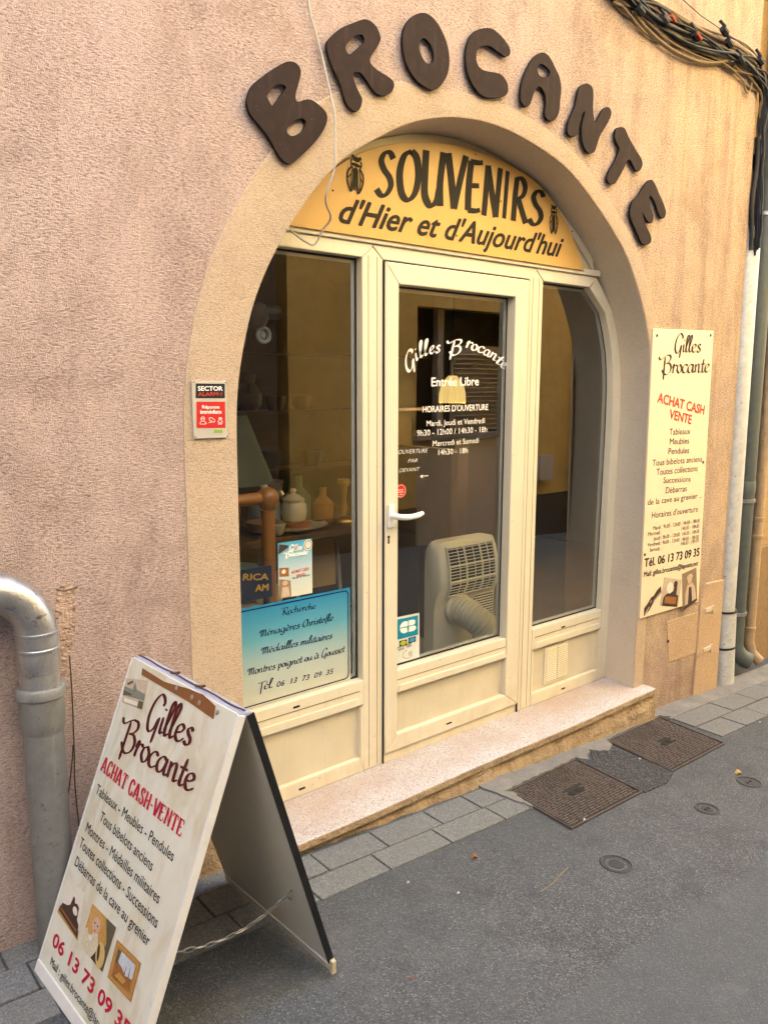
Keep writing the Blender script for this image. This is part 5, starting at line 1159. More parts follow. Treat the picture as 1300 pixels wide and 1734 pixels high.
m = MB(); m.tube([(3.12, -.105, 10), (3.12, -.105, -.12), (3.13, -.125, -.20), (3.16, -.17, -.255)], .036, 14, caps=False); m.build("pipe", M_beigepipe, bpipe, smooth=True)
m = MB()
for z in (.72, .60, -.03): m.lathe([(.037, -.012), (.041, -.010), (.041, .010), (.037, .012)], (3.12, -.105, z), 16); m.cut()
m.build_each("collar", M_beigepipe, bpipe, smooth=True)

cbn = thing("cable_bundle", (2.0, -.23, 3.1), "sagging bundle of black and old beige cables across the top right corner of the wall", "cables")
main = [(0.92, 3.332), (1.113, 3.293), (1.259, 3.272), (1.442, 3.258), (1.7, 3.254), (2.01, 3.261), (2.255, 3.273), (2.423, 3.254), (2.526, 3.202)]
last = [(2.535, 2.98), (2.56, 2.85), (2.57, 2.65), (2.575, 2.47), (2.58, 2.35)]
pts3 = [(x, -.235, z) for x, z in main] + [(x, -.225, z) for x, z in last]
rnd = random.Random(3)
def strand(mb, base, amp, r, ph, dz=0., dy=0., seg=7, fr=2.2):
    out = []
    for i, p in enumerate(cr(base, 4)):
        out.append((p[0], p[1] + dy + amp * .5 * math.sin(i * fr * .21 + ph * 2), p[2] + dz + amp * math.sin(i * fr * .19 + ph)))
    mb.tube(out, r, seg)
m = MB()
for j in range(9): strand(m, pts3, .016 + .006 * (j % 3), rnd.choice((.006, .008, .010, .005)), j * 1.3, dz=rnd.uniform(-.028, .022), dy=rnd.uniform(-.012, .014))
m.build("black_cables", M_cable, cbn, smooth=True)
m = MB()
for j in range(5): strand(m, [(p[0], -.215, p[2] + .03) for p in pts3[:-3]], .013, rnd.choice((.005, .0045, .007)), j * 1.9, dz=.012 + .011 * j, fr=1.4)
for j in range(4): strand(m, [(p[0], -.218, p[2] - .022) for p in pts3[1:-4]], .020, .005, j * 2.3 + 1, dz=-.012 * j)
lo = [(1.271, 3.236), (1.359, 3.205), (1.5, 3.176), (1.657, 3.163), (1.848, 3.172), (2.017, 3.207), (2.163, 3.259)]
m.tube(cr([(x, -.225, z) for x, z in lo], 5), .0075, 7); m.tube(cr([(x, -.219, z - .006) for x, z in lo], 5), .005, 7)
hk = [(2.227, 3.252), (2.37, 3.251), (2.416, 3.208), (2.385, 3.147), (2.343, 3.161), (2.35, 3.207)]
m.tube(cr([(x, -.215, z) for x, z in hk], 5), .005, 7); hk2 = [(2.197, 3.239), (2.294, 3.227), (2.437, 3.248), (2.494, 3.231)]; m.tube(cr([(x, -.222, z) for x, z in hk2], 5), .006, 7)
m.build("old_cables", M_oldcable, cbn, smooth=True)
m = MB()
for (x, z) in [(1.47, 3.275), (1.752, 3.278), (2.02, 3.37), (2.073, 3.328), (2.203, 3.281), (1.274, 3.261), (2.411, 3.326)]:
    a_ = rnd.uniform(.6, 1.1); m.tube([(x - .020, -.238, z + .034 * a_), (x, -.256, z), (x + .014, -.240, z - .034 * a_)], .008, 6); m.tube([(x - .012, -.25, z - .012), (x + .03, -.25, z - .028)], .017, 7); m.cut()
m.build_each("cable_tie", M_tape, cbn)
m = MB()
for (x, z) in [(1.531, 3.271), (1.765, 3.254)]: m.tube([(x - .018, -.266, z + .008), (x + .02, -.266, z - .010)], .009, 6); m.cut()
m.build_each("red_tag", M_redtag, cbn)
m = MB(); th = [(1.55, 3.425), (1.85, 3.384), (1.995, 3.377), (2.616, 3.339)]; m.tube([(x, -.22, z) for x, z in th], .0022, 5); m.build("thin_wire", M_cable, cbn)
m = MB(); lowp = [(2.528 + .012 * math.sin(i), -.215, 2.95 - i * .075) for i in range(9)]; m.tube(cr(lowp, 3), .012, 8); m.tube(cr([(p[0] + .028, -.20, p[2]) for p in lowp], 3), .015, 8); m.build("drop_cable", M_cable, cbn, smooth=True)

wr = thing("hanging_wire", (-.4, -.225, 2.3), "thin greyish white wire hanging down past the letter B to the arched sign", "wire")
wp = [(-0.491, 2.828), (-0.485, 2.764), (-0.461, 2.697), (-0.438, 2.631), (-0.427, 2.58), (-0.413, 2.519), (-0.405, 2.457), (-0.406, 2.373), (-0.409, 2.288), (-0.42, 2.201)]
we = [(-0.333, 2.163), (-0.347, 2.121), (-0.365, 2.076), (-0.401, 2.082), (-0.438, 2.102), (-0.46, 2.117)]
wy = [-.214, -.212, -.214, -.216, -.22, -.226, -.236, -.238, -.236, -.20]
m = MB(); m.tube(cr([(x, y, z) for (x, z), y in zip(wp, wy)] + [(x, y, z) for (x, z), y in zip(we, (-.11, -.075, -.055, -.05, -.045, -.04))], 5), .0038, 7)
m.build("cord", M_wire, wr, smooth=True)

# ================================================================== COVERS IN THE GROUND
def cover(Q, label, seed):
    """square iron cover: frame, ribbed plate with two lifting slots"""
    P = [Vector((x, y, g_z(x))) for x, y in Q]; c = sum(P, Vector()) / 4
    t = thing("manhole_cover", tuple(c), label, "manhole cover", "square iron covers along the doorstep")
    L = lambda s_, u_, h: tuple((P[0].lerp(P[1], s_)).lerp(P[3].lerp(P[2], s_), u_) + Vector((0, 0, h)))
    m = MB()
    def blk(s0, s1, u0, u1, h0, h1): m.hexa([L(s0, u0, h0), L(s1, u0, h0), L(s1, u1, h0), L(s0, u1, h0)], [L(s0, u0, h1), L(s1, u0, h1), L(s1, u1, h1), L(s0, u1, h1)])
    for a in ((0, 1, 0, .02), (0, 1, .98, 1), (0, .014, .02, .98), (.986, 1, .02, .98)): blk(*a, -.05, .001)
    m.build("frame", M_iron, t, bevel=.0015)
    m = MB(); blk(.021, .979, .030, .970, -.05, -.006); m.build('groove_dirt_shade', M_dirtshade, t); m = MB()  # bed between the ribs: dirt, with groove shade painted in
    rr_ = random.Random(seed); nr = 24
    for i in range(nr):
        u0 = .04 + .92 * i / nr; u1 = u0 + .92 / nr * .62; s_ = .03
        while s_ < .965:
            ln_ = rr_.choice((.05, .075, .06, .09, .12)) if not (i < 7 and .25 < s_ < .75) else rr_.choice((.018, .03, .045))
            s1 = min(s_ + ln_, .972)
            if not (.40 < s_ + ln_ / 2 < .60 and 10 <= i <= 13) and s1 - s_ > .012: blk(s_, s1, u0, u1, -.006, -.0015)
            s_ = s1 + .010
    m.build("plate", M_iron, t)
    m = MB()
    for s0 in (.425, .515): blk(s0, s0 + .055, .47, .54, -.0058, -.0040)
    m.build("lifting_slot", M_dark, t)
    return t
cv = [(0.375, -0.385), (0.908, -0.348), (0.873, -0.728), (0.35, -0.743)]
cv2 = [(1.217, -0.306), (1.758, -0.274), (1.715, -0.673), (1.172, -0.694)]
# order: front-left, right-front, right-back ...: wall side first, then street side
cover([cv[0], cv[1], cv[2], cv[3]], "square ribbed iron cover nearer the camera, in front of the middle of the doorstep", 1)
cover([cv2[0], cv2[1], cv2[2], cv2[3]], "square ribbed iron cover farther away, at the right end of the doorstep", 5)
def valve(x, y, r, label, slots):
    z = g_z(x) - .012
    t = thing("valve_cover", (x, y, z), label, "valve cover", "small round iron covers in the street")
    tl = lambda m: [setattr(m, 'v', [(a, b, c_ - .058 * (a - x)) for a, b, c_ in m.v])]
    m = MB(); m.lathe([(r, -.02), (r, .004), (r * .93, .007), (r * .86, .005), (r * .84, -.002), (r * .80, -.002)], (x, y, z), 32); tl(m); m.build("ring", M_ironblack, t)
    m = MB(); m.lathe([(r * .80, -.02), (r * .80, .003), (r * .70, .004), (r * .66, .001), (r * .52, .001), (r * .48, .004), (r * .08, .004)], (x, y, z), 32); tl(m); m.build("lid", M_ironblack, t)
    m = MB()
    for sx in ((-.22, .22) if slots else ()): m.lathe([(r * .13, 0), (r * .10, .0058)], (x + sx * r, y, z), 10)
    for a_ in range(0, 360, 45): m.lathe([(r * .05, 0), (r * .04, .0066)], (x + r * .90 * math.cos(R(a_)), y + r * .90 * math.sin(R(a_)), z), 6)
    tl(m); m.build("slot", M_dark, t)
(v0, v1, v2) = [(0.287, -0.988), (0.974, -0.97), (1.383, -0.954)]
valve(v0[0], v0[1], .060, "small round iron cover nearest the camera, lone on the asphalt", False)
valve(v1[0], v1[1], .052, "small round iron cover with two slots, between the other two round covers", True)
valve(v2[0], v2[1], .056, "small round iron cover farthest away, beside a dry leaf", True)

# ------------------------------------------------------------------ litter
def leaf(x, y, a, s_, label, mat, name, cat):
    m = MB(); z = g_z(x) - .006; o_ = []
    for i in range(10):
        t = 2 * math.pi * i / 10; rr_ = s_ * (1 if i % 2 else .72) * (1.25 if i in (0, 5) else .7)
        o_.append((x + rr_ * math.cos(t + a), y + rr_ * math.sin(t + a), z + (.006 if name == 'leaf' else .0025) * math.sin(t * 2 + a) + .003))
    m.add(o_ + [(x, y, z + .002)] + [(p[0], p[1], p[2] - .0012) for p in o_], [(i, (i + 1) % 10, 10) for i in range(10)] + [(11 + i, 11 + (i + 1) % 10, (i + 1) % 10, i) for i in range(10)])
    return tag(m.build(name, mat), label, cat)
lv = [(-0.108, -0.655), (1.433, -0.879), (0.456, -0.728), (1.165, -0.528), (-0.413, -0.635), (-0.316, -0.78), (2.709, -0.275), (2.174, -0.638), (-0.713, -0.989), (2.274, -0.36)]
leaf(*lv[0], .4, .018, "small reddish dry leaf on the asphalt in front of the doorstep", M_leaf, "leaf", "leaf")
leaf(*lv[1], .2, .026, "yellow dry leaf on the asphalt beside the farthest round cover", plain("yellow_leaf", (.38, .24, .08), .8, var=.3, vs=60), "leaf", "leaf")
leaf(*lv[2], .9, .011, "white scrap of paper on the edge of the nearer square cover", M_litter, "paper_scrap", "litter")
leaf(*lv[3], .1, .014, "white scrap of paper beside the farther square cover", M_litter, "paper_scrap", "litter")
leaf(*lv[4], .5, .007, "tiny white scrap on the asphalt, the left one of two near the pavers", M_litter, "paper_scrap", "litter")
leaf(*lv[5], .5, .008, "tiny white scrap on the asphalt below the reddish leaf", M_litter, "paper_scrap", "litter")
leaf(lv[6][0], lv[6][1], .3, .016, "red scrap at the foot of the cable guard", plain("red_plastic", (.5, .02, .02), .5), "plastic_scrap", "litter")
leaf(*lv[7], .3, .009, "white scrap on the asphalt at the right edge below the pavement", M_litter, "paper_scrap", "litter")
leaf(*lv[8], .3, .006, "tiny red scrap on the asphalt at the bottom of the picture", plain("red_scrap", (.4, .03, .03), .6), "plastic_scrap", "litter")
tw = [(0.12, -0.901), (0.059, -0.916), (-0.006, -0.931), (-0.085, -0.941)]
m = MB(); m.tube(cr([(x, y, g_z(x) - .006 + .003 * (i % 2)) for i, (x, y) in enumerate(tw)], 4), .0022, 6); tag(m.build("twig", M_twig), "thin pale twig lying on the asphalt near the nearest round cover", "twig")

# ================================================================== INSIDE THE SHOP
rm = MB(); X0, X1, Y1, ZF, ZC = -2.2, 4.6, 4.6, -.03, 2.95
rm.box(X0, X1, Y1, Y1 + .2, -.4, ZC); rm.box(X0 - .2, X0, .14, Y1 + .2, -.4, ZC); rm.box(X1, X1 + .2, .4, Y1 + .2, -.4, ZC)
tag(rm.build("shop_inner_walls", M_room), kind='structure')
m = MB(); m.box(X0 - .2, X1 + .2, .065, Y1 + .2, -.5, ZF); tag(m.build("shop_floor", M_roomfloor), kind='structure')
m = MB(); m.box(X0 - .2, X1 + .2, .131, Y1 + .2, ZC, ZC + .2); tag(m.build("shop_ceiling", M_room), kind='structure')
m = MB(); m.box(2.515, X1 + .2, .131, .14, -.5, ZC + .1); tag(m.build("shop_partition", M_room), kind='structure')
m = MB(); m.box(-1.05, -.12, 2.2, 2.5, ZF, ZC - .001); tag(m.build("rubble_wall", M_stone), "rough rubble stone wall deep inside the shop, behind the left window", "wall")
# wooden stand with a round finial just behind the left window
ps = thing("wooden_stand", (-.33, .36, 0), "varnished wooden stand with a round knob on its corner post, behind the left window", "stand")
m = MB(); m.lathe([(.028, ZF), (.028, .60), (.030, 1.04), (.034, 1.06)], (-.33, .36, 0), 18); m.build("post", M_wood, ps, smooth=True)
m = MB(); m.lathe([(.02, 1.06), (.036, 1.075), (.046, 1.10), (.044, 1.125), (.032, 1.145), (.012, 1.155)], (-.33, .36, 0), 18); m.build("knob", M_wood, ps, smooth=True)
m = MB(); m.tube([(-1.1, .36, 1.105), (-.37, .36, 1.112)], .026, 14); m.build("rail", M_wood, ps, smooth=True)
# table with pots
tb = thing("display_table", (0, 1.0, 0), "dark wooden display table with pots and jars behind the left window", "table")
m = MB(); m.box(-1.3, .62, .62, 1.25, .84, .875); m.build("table_top", M_darkwood, tb, bevel=.004)
for x in (-1.2, .54):
    for y in (.68, 1.18): m = MB(); m.box(x - .03, x + .03, y - .03, y + .03, ZF, .838); m.build("leg", M_darkwood, tb)
m = MB(); m.box(-1.25, .58, .68, 1.2, .44, .46); m.build("shelf", M_darkwood, tb)
def jar(x, y, z, s_, mat, lidmat, label, name="jar", prof=None, knob=True):
    t = thing(name, (x, y, z), label, name.split('_')[-1])
    m = MB(); pr = prof or [(.30, 0), (.42, .08), (.46, .35), (.44, .62), (.34, .74)]
    m.lathe([(a * s_, b * s_) for a, b in pr], (x, y, z), 20); m.build("body", mat, t, smooth=True)
    if knob:
        m = MB(); m.lathe([(a * s_, b * s_) for a, b in [(.40, .745), (.40, .80), (.22, .93), (.08, .98), (.07, 1.02), (.12, 1.08), (.09, 1.15), (.02, 1.17)]], (x, y, z), 20); m.build("lid", lidmat, t, smooth=True)
    return t
jar(.085, .80, .905, .145, M_porc, M_porc, "cream porcelain jar with a knobbed lid on the display table")
jar(-.035, .88, .876, .19, plain("blue_grey_glaze", (.16, .20, .20), .3), M_porc, "blue-grey jar with a pale lid, left of the cream porcelain jar")
jar(-.30, .84, .876, .17, M_leafgreen, M_porc, "green glazed pot at the left end of the display table", "green_pot")
jar(.09, .78, .878, .07, M_terracotta, M_porc, "terracotta dish under the cream porcelain jar", "terracotta_dish", [(.6, 0), (1.0, .1), (1.05, .4), (.98, .4)], False)
jar(-.12, .74, .876, .10, plain("dusty_pink_glaze", (.22, .12, .09), .4), M_porc, "dusty pink bowl in front of the blue-grey jar", "pink_bowl", [(.4, 0), (.8, .2), (.9, .6), (.86, .6)], False)
jar(-.36, .55, .66, .16, plain("dark_green_tin", (.10, .13, .10), .4), M_porc, "dark tin pot beside the wooden post, above the enamel sign", "tin_pot", [(.45, 0), (.45, .7), (.48, .72), (.48, .8), (.42, .8)], False)
m = MB(); m.lathe([(.10, .877), (.20, .882), (.215, .892), (.20, .886)], (.06, .84, 0), 28); tag(m.build("serving_tray", M_porc, smooth=True), "shallow pale tray under the jars on the display table", "tray")
M_dimporc = plain('dim_porcelain', (.075, .065, .04), .5)  # pale porcelain darkened in colour so the shelf vases look dim
# vases on a shelf far inside
sh = thing("wall_shelf", (.8, 1.9, 1.0), "dark wall shelf with pale vases inside the shop, seen through the left window", "shelf")
for z in (1.02, 1.40, 1.78): m = MB(); m.box(.15, 2.0, 1.85, 2.1, z, z + .02); m.build("board", M_darkwood, sh)
m = MB(); m.box(.12, 2.03, 2.101, 2.13, -.02, 2.3); m.build("back", M_room, sh)
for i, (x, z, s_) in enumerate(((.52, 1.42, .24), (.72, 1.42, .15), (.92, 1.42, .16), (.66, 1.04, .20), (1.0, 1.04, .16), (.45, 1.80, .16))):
    jar(x, 1.96, z, s_, M_dimporc, M_dimporc, ["tall pale vase, leftmost on the middle shelf", "short pale cup beside the tall vase on the middle shelf", "pale jar at the right on the middle shelf", "pale pot, left one on the lowest shelf", "pale pot, right one on the lowest shelf", "pale vase alone on the top shelf"][i], "vase",
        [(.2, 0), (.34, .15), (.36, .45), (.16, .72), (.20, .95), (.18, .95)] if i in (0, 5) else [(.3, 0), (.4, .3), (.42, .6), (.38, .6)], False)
# more bric-a-brac on the table, all dusty and half lost in the dark
M_dustg = plain("dusty_green_glass", (.07, .10, .05), .2); M_dustb = plain("dusty_amber_glass", (.20, .09, .02), .2); M_pewter = plain("dull_pewter", (.30, .29, .27), .35, .7); M_brass = plain("old_brass", (.42, .27, .08), .35, .8)
BOT = [(.30, 0), (.32, .05), (.32, .55), (.12, .75), (.10, 1.0), (.13, 1.02)]
for nm, x, y, s_, mt_, lb, pr in (("glass_bottle", .21, .95, .24, M_dustg, "dusty green bottle right of the cream porcelain jar", BOT), ("glass_bottle", .30, .85, .18, M_dustb, "squat amber bottle at the right on the display table", BOT),
        ("pewter_jug", .16, 1.12, .20, M_pewter, "dull pewter jug behind the cream porcelain jar", [(.35, 0), (.42, .2), (.36, .6), (.26, .75), (.32, 1.0), (.3, 1.0)]), ("brass_candlestick", .40, .80, .22, M_brass, "old brass candlestick at the right edge of the display table", [(.30, 0), (.28, .06), (.06, .12), (.09, .3), (.05, .5), (.08, .8), (.16, .9), (.15, 1.0)]),
        ("glass_bottle", -.20, .98, .26, M_dustb, "tall amber bottle behind the blue-grey jar", BOT), ("porcelain_cup", -.10, .66, .06, M_porc, "small cream cup at the front of the display table", [(.3, 0), (.5, .2), (.7, .9), (.66, .9)]),
        ("copper_pot", -.46, .74, .14, plain("old_copper", (.36, .14, .06), .3, .7), "copper pot left of the green glazed pot", [(.4, 0), (.5, .1), (.5, .6), (.52, .62), (.48, .62)])):
    jar(x, y, .877, s_, mt_, mt_, lb, nm, pr, False)
bkt = thing("wicker_basket", (-.55, .75, .46), "wicker basket on the lower shelf of the display table", "basket")
m = MB(); m.lathe([(.14, .462), (.18, .56), (.20, .62), (.19, .62), (.16, .52)], (-.10, .92, 0), 24); m.build("body", M_straw, bkt, smooth=True)
# enamel sign, clock, tripod, cone shade, spotlights, chair
es = thing("enamel_sign", (-.44, .30, .70), "blue-black enamel sign with yellow capitals behind the wooden post", "sign")
m = MB(); m.box(-.90, -.355, .30, .306, .70, .835); m.build("plate", M_tinblue, es)
fe = wallframe(.30); m = MB(); put(m, "RICA", [(-0.492, 0.792), (-0.374, 0.776), (-0.491, 0.818)], fe, bold=.04); put(m, "AM", [(-0.435, 0.736), (-0.375, 0.731), (-0.434, 0.763)], fe, bold=.04); m.build("lettering", M_tinyel, es)
pz = thing("painted_plate", (-.45, .32, .60), "round red and grey plate standing below the enamel sign", "plate")
m = MB(); m.lathe([(.075, 0), (.075, .004), (.05, .008)], (-.455, .33, .62), 28, 'y'); m.build("rim", M_porc, pz); m = MB(); m.lathe([(.052, 0), (.05, .010)], (-.455, .329, .62), 24, 'y'); m.build("centre", M_red, pz)
cs = thing("lamp_shade", (-.36, .62, 1.15), "dark grey-green cone shaped lamp shade in the left window", "lamp shade")
m = MB(); m.lathe([(.24, 1.16), (.13, 1.45), (.128, 1.45), (.235, 1.165)], (-.42, .62, 0), 28); m.build("shade", M_green, cs, smooth=True); m = MB(); m.lathe([(.05, .876), (.02, .90), (.018, 1.44)], (-.42, .62, 0), 14); m.build("stem", M_blackmetal, cs, smooth=True)
sp = thing("spotlight", (-.36, .34, 1.86), "round black spotlight high in the left window", "spotlight")
m = MB(); m.lathe([(.01, -.055), (.04, -.045), (.056, -.015), (.056, .015), (.04, .045), (.01, .055)], (-.385, .34, 1.855), 20); m.build("housing", M_blackmetal, sp, smooth=True)
m = MB(); m.tube([(-.35, .33, 1.865), (-.295, .31, 1.868)], .030, 16); m.tube([(-.296, .31, 1.868), (-.285, .306, 1.868)], .024, 16); m.build("lens_barrel", M_blackmetal, sp, smooth=True)
m = MB(); m.tube([(-.385, .34, 1.90), (-.385, .34, 2.945)], .008, 8); m.build("stem", M_blackmetal, sp)
s2 = thing("spotlight", (-.34, .36, 1.76), "grey ring shaped spotlight below the black one in the left window", "spotlight")
m = MB(); pts = [(-.345 + .028 * math.cos(t), .34, 1.778 + .028 * math.sin(t)) for t in [2 * math.pi * i / 20 for i in range(21)]]; m.tube(pts, .008, 8, caps=False); m.build("ring", M_alu, s2, smooth=True)
m = MB(); m.lathe([(.02, -.01), (.012, .004), (.004, .006)], (-.345, .345, 1.778), 16, 'y'); m.build("bulb", M_alu, s2, smooth=True)
m = MB(); m.tube([(-.345, .36, 1.79), (-.385, .37, 1.83)], .007, 8); m.build("arm", M_blackmetal, s2)
ch = thing("cane_chair", (.40, .95, 0), "old chair with a curved pale back behind the flyer", "chair")
m = MB(); m.tube(cr([(.18, .92, .45), (.20, .94, .74), (.27, .95, .80), (.38, .96, .80), (.45, .95, .74), (.46, .92, .45)], 4), .013, 10); m.build("back_frame", M_porc, ch, smooth=True)
m = MB(); m.box(.20, .45, .945, .952, .50, .76); m.build("backrest", M_straw, ch); m = MB(); m.box(.17, .50, .92, 1.3, .42, .45); m.build("seat", M_darkwood, ch)
for x, y in ((.19, .94), (.48, .94), (.19, 1.28), (.48, 1.28)): m = MB(); m.tube([(x, y, ZF), (x, y, .42)], .014, 8); m.build("leg", M_darkwood, ch)

# portable air conditioner behind the door
ac = thing("air_conditioner", (.92, .55, ZF), "cream portable air conditioner with a grille and a fat ribbed hose behind the door glass", "air conditioner")
prof = []      # side outline (y, z) : front bulges out under the grille, top slopes back
fx0, fx1 = .735, 1.185
outl = [(.47, ZF), (.47, .20), (.44, .45), (.40, .52), (.40, .66), (.44, .745), (.50, .77), (.86, .72), (.90, .66), (.90, ZF)]
outl = [(.455, ZF), (.45, .40), (.435, .46), (.40, .53), (.405, .63), (.43, .72), (.455, .765), (.53, .765), (.555, .73), (.56, .64), (.56, ZF)]
m = MB(); n = len(outl)
secs = []
for x, ins in ((fx0, .05), (fx0 + .012, .022), (fx0 + .035, .006), (fx0 + .07, 0), (fx1 - .05, 0), (fx1 - .02, .006), (fx1 - .005, .02), (fx1, .04)):
    cy, cz = .49, .38; secs.append([(x, cy + (y - cy) * (1 - ins / .16), cz + (z - cz) * (1 - ins / .42) if z > 0 else z) for y, z in outl])
m.add([p for s_ in secs for p in s_], [(i * n + k_, i * n + (k_ + 1) % n, (i + 1) * n + (k_ + 1) % n, (i + 1) * n + k_) for i in range(7) for k_ in range(n)] + [tuple(range(n)), tuple(7 * n + i for i in range(n))])
m.build("body", M_beigeplastic, ac, smooth=True)
def acy(z):
    for (ya, za), (yb, zb) in zip(outl, outl[1:]):
        if za <= z <= zb: return ya + (yb - ya) * (z - za) / (zb - za) if zb > za else ya
    return .45
gx0, gx1 = .785, 1.135
m = MB(); zz = [.475, .50, .53, .56, .60, .63, .66, .69, .715, .735]
m.add([(gx0, acy(z) - .003, z) for z in zz] + [(gx1, acy(z) - .003, z) for z in zz], [(i, i + 1, len(zz) + i + 1, len(zz) + i) for i in range(len(zz) - 1)]); og = m.build("grille_opening", M_dark, ac)
m = MB(); z = .478
while z < .735:
    m.tube([(gx0 - .004, acy(z) - .007, z), (gx1 + .004, acy(z) - .007, z)], .0023, 6); z += .0165
for x, w_ in ((gx0, .006), (gx0 + .075, .0028), (gx0 + .125, .006), (gx0 + .19, .0028), (gx0 + .245, .006), (gx0 + .30, .0028), (gx1, .006)): m.tube([(x, acy(z) - .009, z) for z in zz], w_, 6)
for z in (.476, .555, .640, .735): m.tube([(gx0, acy(z) - .008, z), (gx1, acy(z) - .008, z)], .0055, 6)
m.build("grille", M_beigeplastic, ac)
m = MB(); m.box(1.02, 1.165, .4405, .446, .10, .44)
m.build("lower_grille_opening", M_dark, ac); m = MB()
z = .105
while z < .44: m.box(1.018, 1.167, .437, .441, z, z + .007); z += .0145
m.build("lower_grille", M_beigeplastic, ac)
hp = cr([(.885, .50, .40), (.885, .40, .39), (.915, .31, .345), (.985, .26, .26), (1.07, .235, .16), (1.16, .235, .05), (1.24, .26, .0)], 24)
m = MB(); m.tube(hp, [.076 + .0042 * math.sin(i * math.pi / 2) for i in range(len(hp))], 22); m.build("hose", M_hose, ac, smooth=True)
m = MB(); m.lathe([(.088, 0), (.088, .02), (.078, .03)], (.885, .45, .40), 24, 'y'); m.build("hose_collar", M_beigeplastic, ac, smooth=True)
bx = thing("grey_box", (.80, .95, 0), "tall pale edged dark cabinet standing left of the air conditioner", "cabinet")
m = MB(); m.box(.835, 1.10, .98, 1.3, ZF, .70); m.build("body", M_blackmetal, bx, bevel=.01); m = MB(); m.tube(cr([(.835, .97, ZF), (.835, .97, .60), (.82, .97, .66), (.80, .97, .70)], 4), .012, 8); m.build("edge", M_porc, bx)
# glowing lamp, and the cabinet behind it with lamplight put in as emission
gl_ = thing("glowing_lamp", (1.97, 1.6, 1.45), "glowing cream pendant lamp with a pleated shade behind the door glass", "lamp")
m = MB(); ns = 44; prof = [(.028, 1.650), (.050, 1.625), (.078, 1.575), (.090, 1.52), (.092, 1.455)]; vs = []
for r_, z in prof:
    for i in range(ns): a = 2 * math.pi * i / ns; q_ = r_ * (1 + (.06 if i % 2 else -.04)); vs.append((1.97 + q_ * math.cos(a), 1.6 + q_ * math.sin(a), z + (.006 if i % 2 and z < 1.5 else 0)))
m.add(vs, [(j * ns + i, j * ns + (i + 1) % ns, (j + 1) * ns + (i + 1) % ns, (j + 1) * ns + i) for j in range(len(prof) - 1) for i in range(ns)])
m.build("shade", emis("lit_lamp_shade", (1.0, .72, .24), .055), gl_, smooth=True)
m = MB(); m.lathe([(.006, 1.64), (.006, 2.94)], (1.97, 1.6, 0), 8); m.build("cord", M_blackmetal, gl_)
pl__ = bpy.data.lights.new("lamp_light", 'POINT'); pl__.energy = .9; pl__.color = (1, .72, .36); pl__.shadow_soft_size = .06
po_ = bpy.data.objects.new("bulb", pl__); COL.objects.link(po_); po_.parent = gl_; po_.location = (0, 0, -.02)
ls = thing("lit_cabinet", (2.3, 2.2, .4), "cabinet with an amber bottle on top, its lamplight put in as glow, deep in the shop behind the door", "cabinet")
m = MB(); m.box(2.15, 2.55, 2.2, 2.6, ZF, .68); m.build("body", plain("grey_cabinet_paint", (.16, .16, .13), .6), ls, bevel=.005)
m = MB(); m.box(2.13, 2.57, 2.18, 2.62, .69, .72); m.build("top", emis("glow_wood", (.8, .35, .08), .05), ls)  # top glows by itself in place of lamplight
m = MB(); m.lathe([(.045, .72), (.05, .80), (.02, .86), (.015, .92)], (2.40, 2.3, 0), 16); m.build("bottle", emis("glow_amber_glass", (.7, .22, .03), .06), ls, smooth=True)  # bottle glows by itself in place of lamplight
m = MB(); m.lathe([(.03, .72), (.03, .95), (.05, 1.0)], (2.5, 2.35, 0), 14); m.build("candlestick", emis("glow_brass", (.8, .5, .15), .05), ls, smooth=True)  # candlestick glows by itself in place of lamplight
m = MB(); m.box(1.28, 1.33, .9, 1.5, ZF, 1.2); pn_ = tag(m.build("wood_panel", plain("brown_curtain", (.16, .10, .03), .7, var=.3, vs=5)), "brown hanging panel left of the lit cabinet, behind the door", "panel")
m = MB(); m.box(2.55, 3.4, 2.0, 2.15, .02, 1.15); tag(m.build("display_plinth", plain("grey_plinth_paint", (.20, .19, .17), .8, var=.15, vs=4), bevel=.01), "pale grey plinth deep in the shop behind the air conditioner", "plinth")

# ================================================================== ACROSS THE STREET (lights the shop and shows in its glass)
OY = -4.6
oh = thing("yellow_house", (6, OY, -.6), "sunlit yellow house across the street, mirrored in the shop glass", "building")
ox0, ox1, wz0, wz1 = 2.58, 16, .98, 2.52
wx0, wx1 = 4.40, 6.15
m = MB()
m.box(ox0, wx0, OY - .4, OY, -1.5, 12); m.box(wx1, ox1, OY - .4, OY, -1.5, 12); m.box(wx0, wx1, OY - .4, OY, wz1, 12)
m.build("wall", M_yellow, oh)
m = MB(); m.box(wx0, wx1, OY - .4, OY - .004, -1.5, wz0 - .06); m.build("shop_base", plain("grey_base_render", (.46, .44, .38), .9, var=.2, vs=4), oh)
m = MB(); m.box(wx0 - .03, wx1 + .03, OY - .3, OY + .05, wz0 - .06, wz0); m.build("sill", plain("pale_stone_sill", (.40, .36, .30), .8), oh)
wi = MB(); wi.box(wx0, wx1, OY - .5, OY - .22, wz0, wz1); wi.build("window", plain("dark_window_opening", (.02, .018, .015), .5), oh)
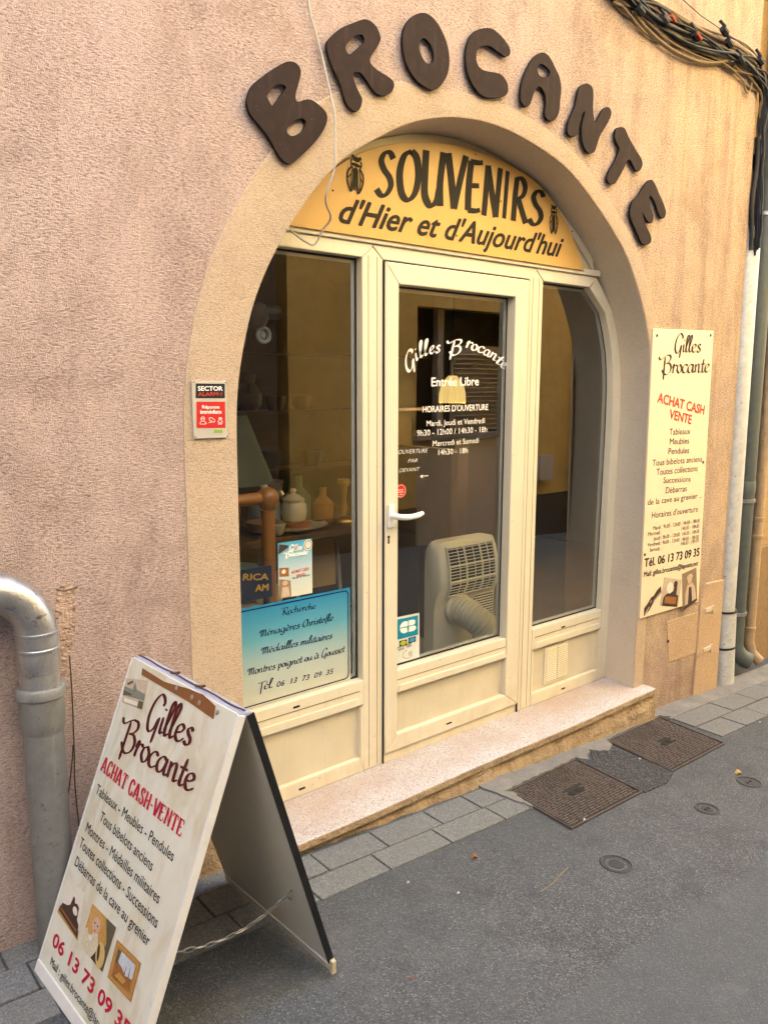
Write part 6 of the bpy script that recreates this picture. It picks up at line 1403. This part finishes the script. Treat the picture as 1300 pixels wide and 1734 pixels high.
m = MB(); m.box(4.86, 4.96, OY - .219, OY - .12, wz0, wz1); m.box(4.40, 4.46, OY - .219, OY - .12, wz0, wz1); m.build("window_frame", plain("grey_window_frame", (.42, .39, .32), .7), oh)
m = MB(); m.box(5.15, 6.1, OY - .20, OY - .185, wz0 + .02, 2.1)
z = wz0 + .05
while z < 2.05: m.hexa([(5.19, OY - .185, z), (6.06, OY - .185, z), (6.06, OY - .18, z), (5.19, OY - .18, z)], [(5.19, OY - .15, z - .02), (6.06, OY - .15, z - .02), (6.06, OY - .148, z - .012), (5.19, OY - .148, z - .012)]); z += .06
m.build("shutter", plain("grey_shutter_paint", (.50, .47, .38), .6), oh)
m = MB(); m.box(ox0, wx0 - .001, OY, OY + .02, -1.5, .10); m.box(wx1 + .001, ox1, OY, OY + .02, -1.5, .06); m.build("plinth", plain("dark_car_strip", (.09, .085, .07), .9), oh)  # dark strip added in place of the parked car mirrored in the glass
m = MB(); m.box(6.62, 6.90, OY, OY + .12, .28, .62); m.build("meter_box", plain("grey_meter_box", (.55, .52, .46), .5), oh)
m = MB(); m.tube([(7.46, OY + .06, -.5), (7.46, OY + .06, 9)], .05, 12); m.build("gutter_pipe", M_greenpipe, oh)
eh = thing("end_light_block", (-9, -2.5, -.4), "unseen grey block added across the street end to cut light from the left", "building")
m = MB(); m.box(-11, -8.8, OY, -.25, -1.5, 11); m.build("wall", M_stonegrey, eh)  # added out of view to hold back light from the left
sh_ = thing("stone_house", (0, OY, -.4), "dim grey stone house across the street, left of the yellow one", "building")
m = MB(); m.box(-14, 2.38, OY - .5, OY + .1, -1.5, 3.2); m.build("ground_storey", M_stonedark, sh_)
m = MB(); m.box(-14, 2.38, OY - .5, OY + .08, 3.2, 11); m.build("wall", M_stonegrey, sh_)  # upper storeys made pale to bounce fill light onto the shop
m = MB(); m.box(2.38, 2.58, OY - .6, OY - .4, -1.5, 9); m.build("gap_wall", plain("dark_blue_gap", (.02, .03, .035), .8), sh_)
m = MB(); m.box(.2, 1.2, OY + .1, OY + .13, .9, 2.3); m.build("window", plain("old_shutter_brown", (.08, .05, .03), .7), sh_)
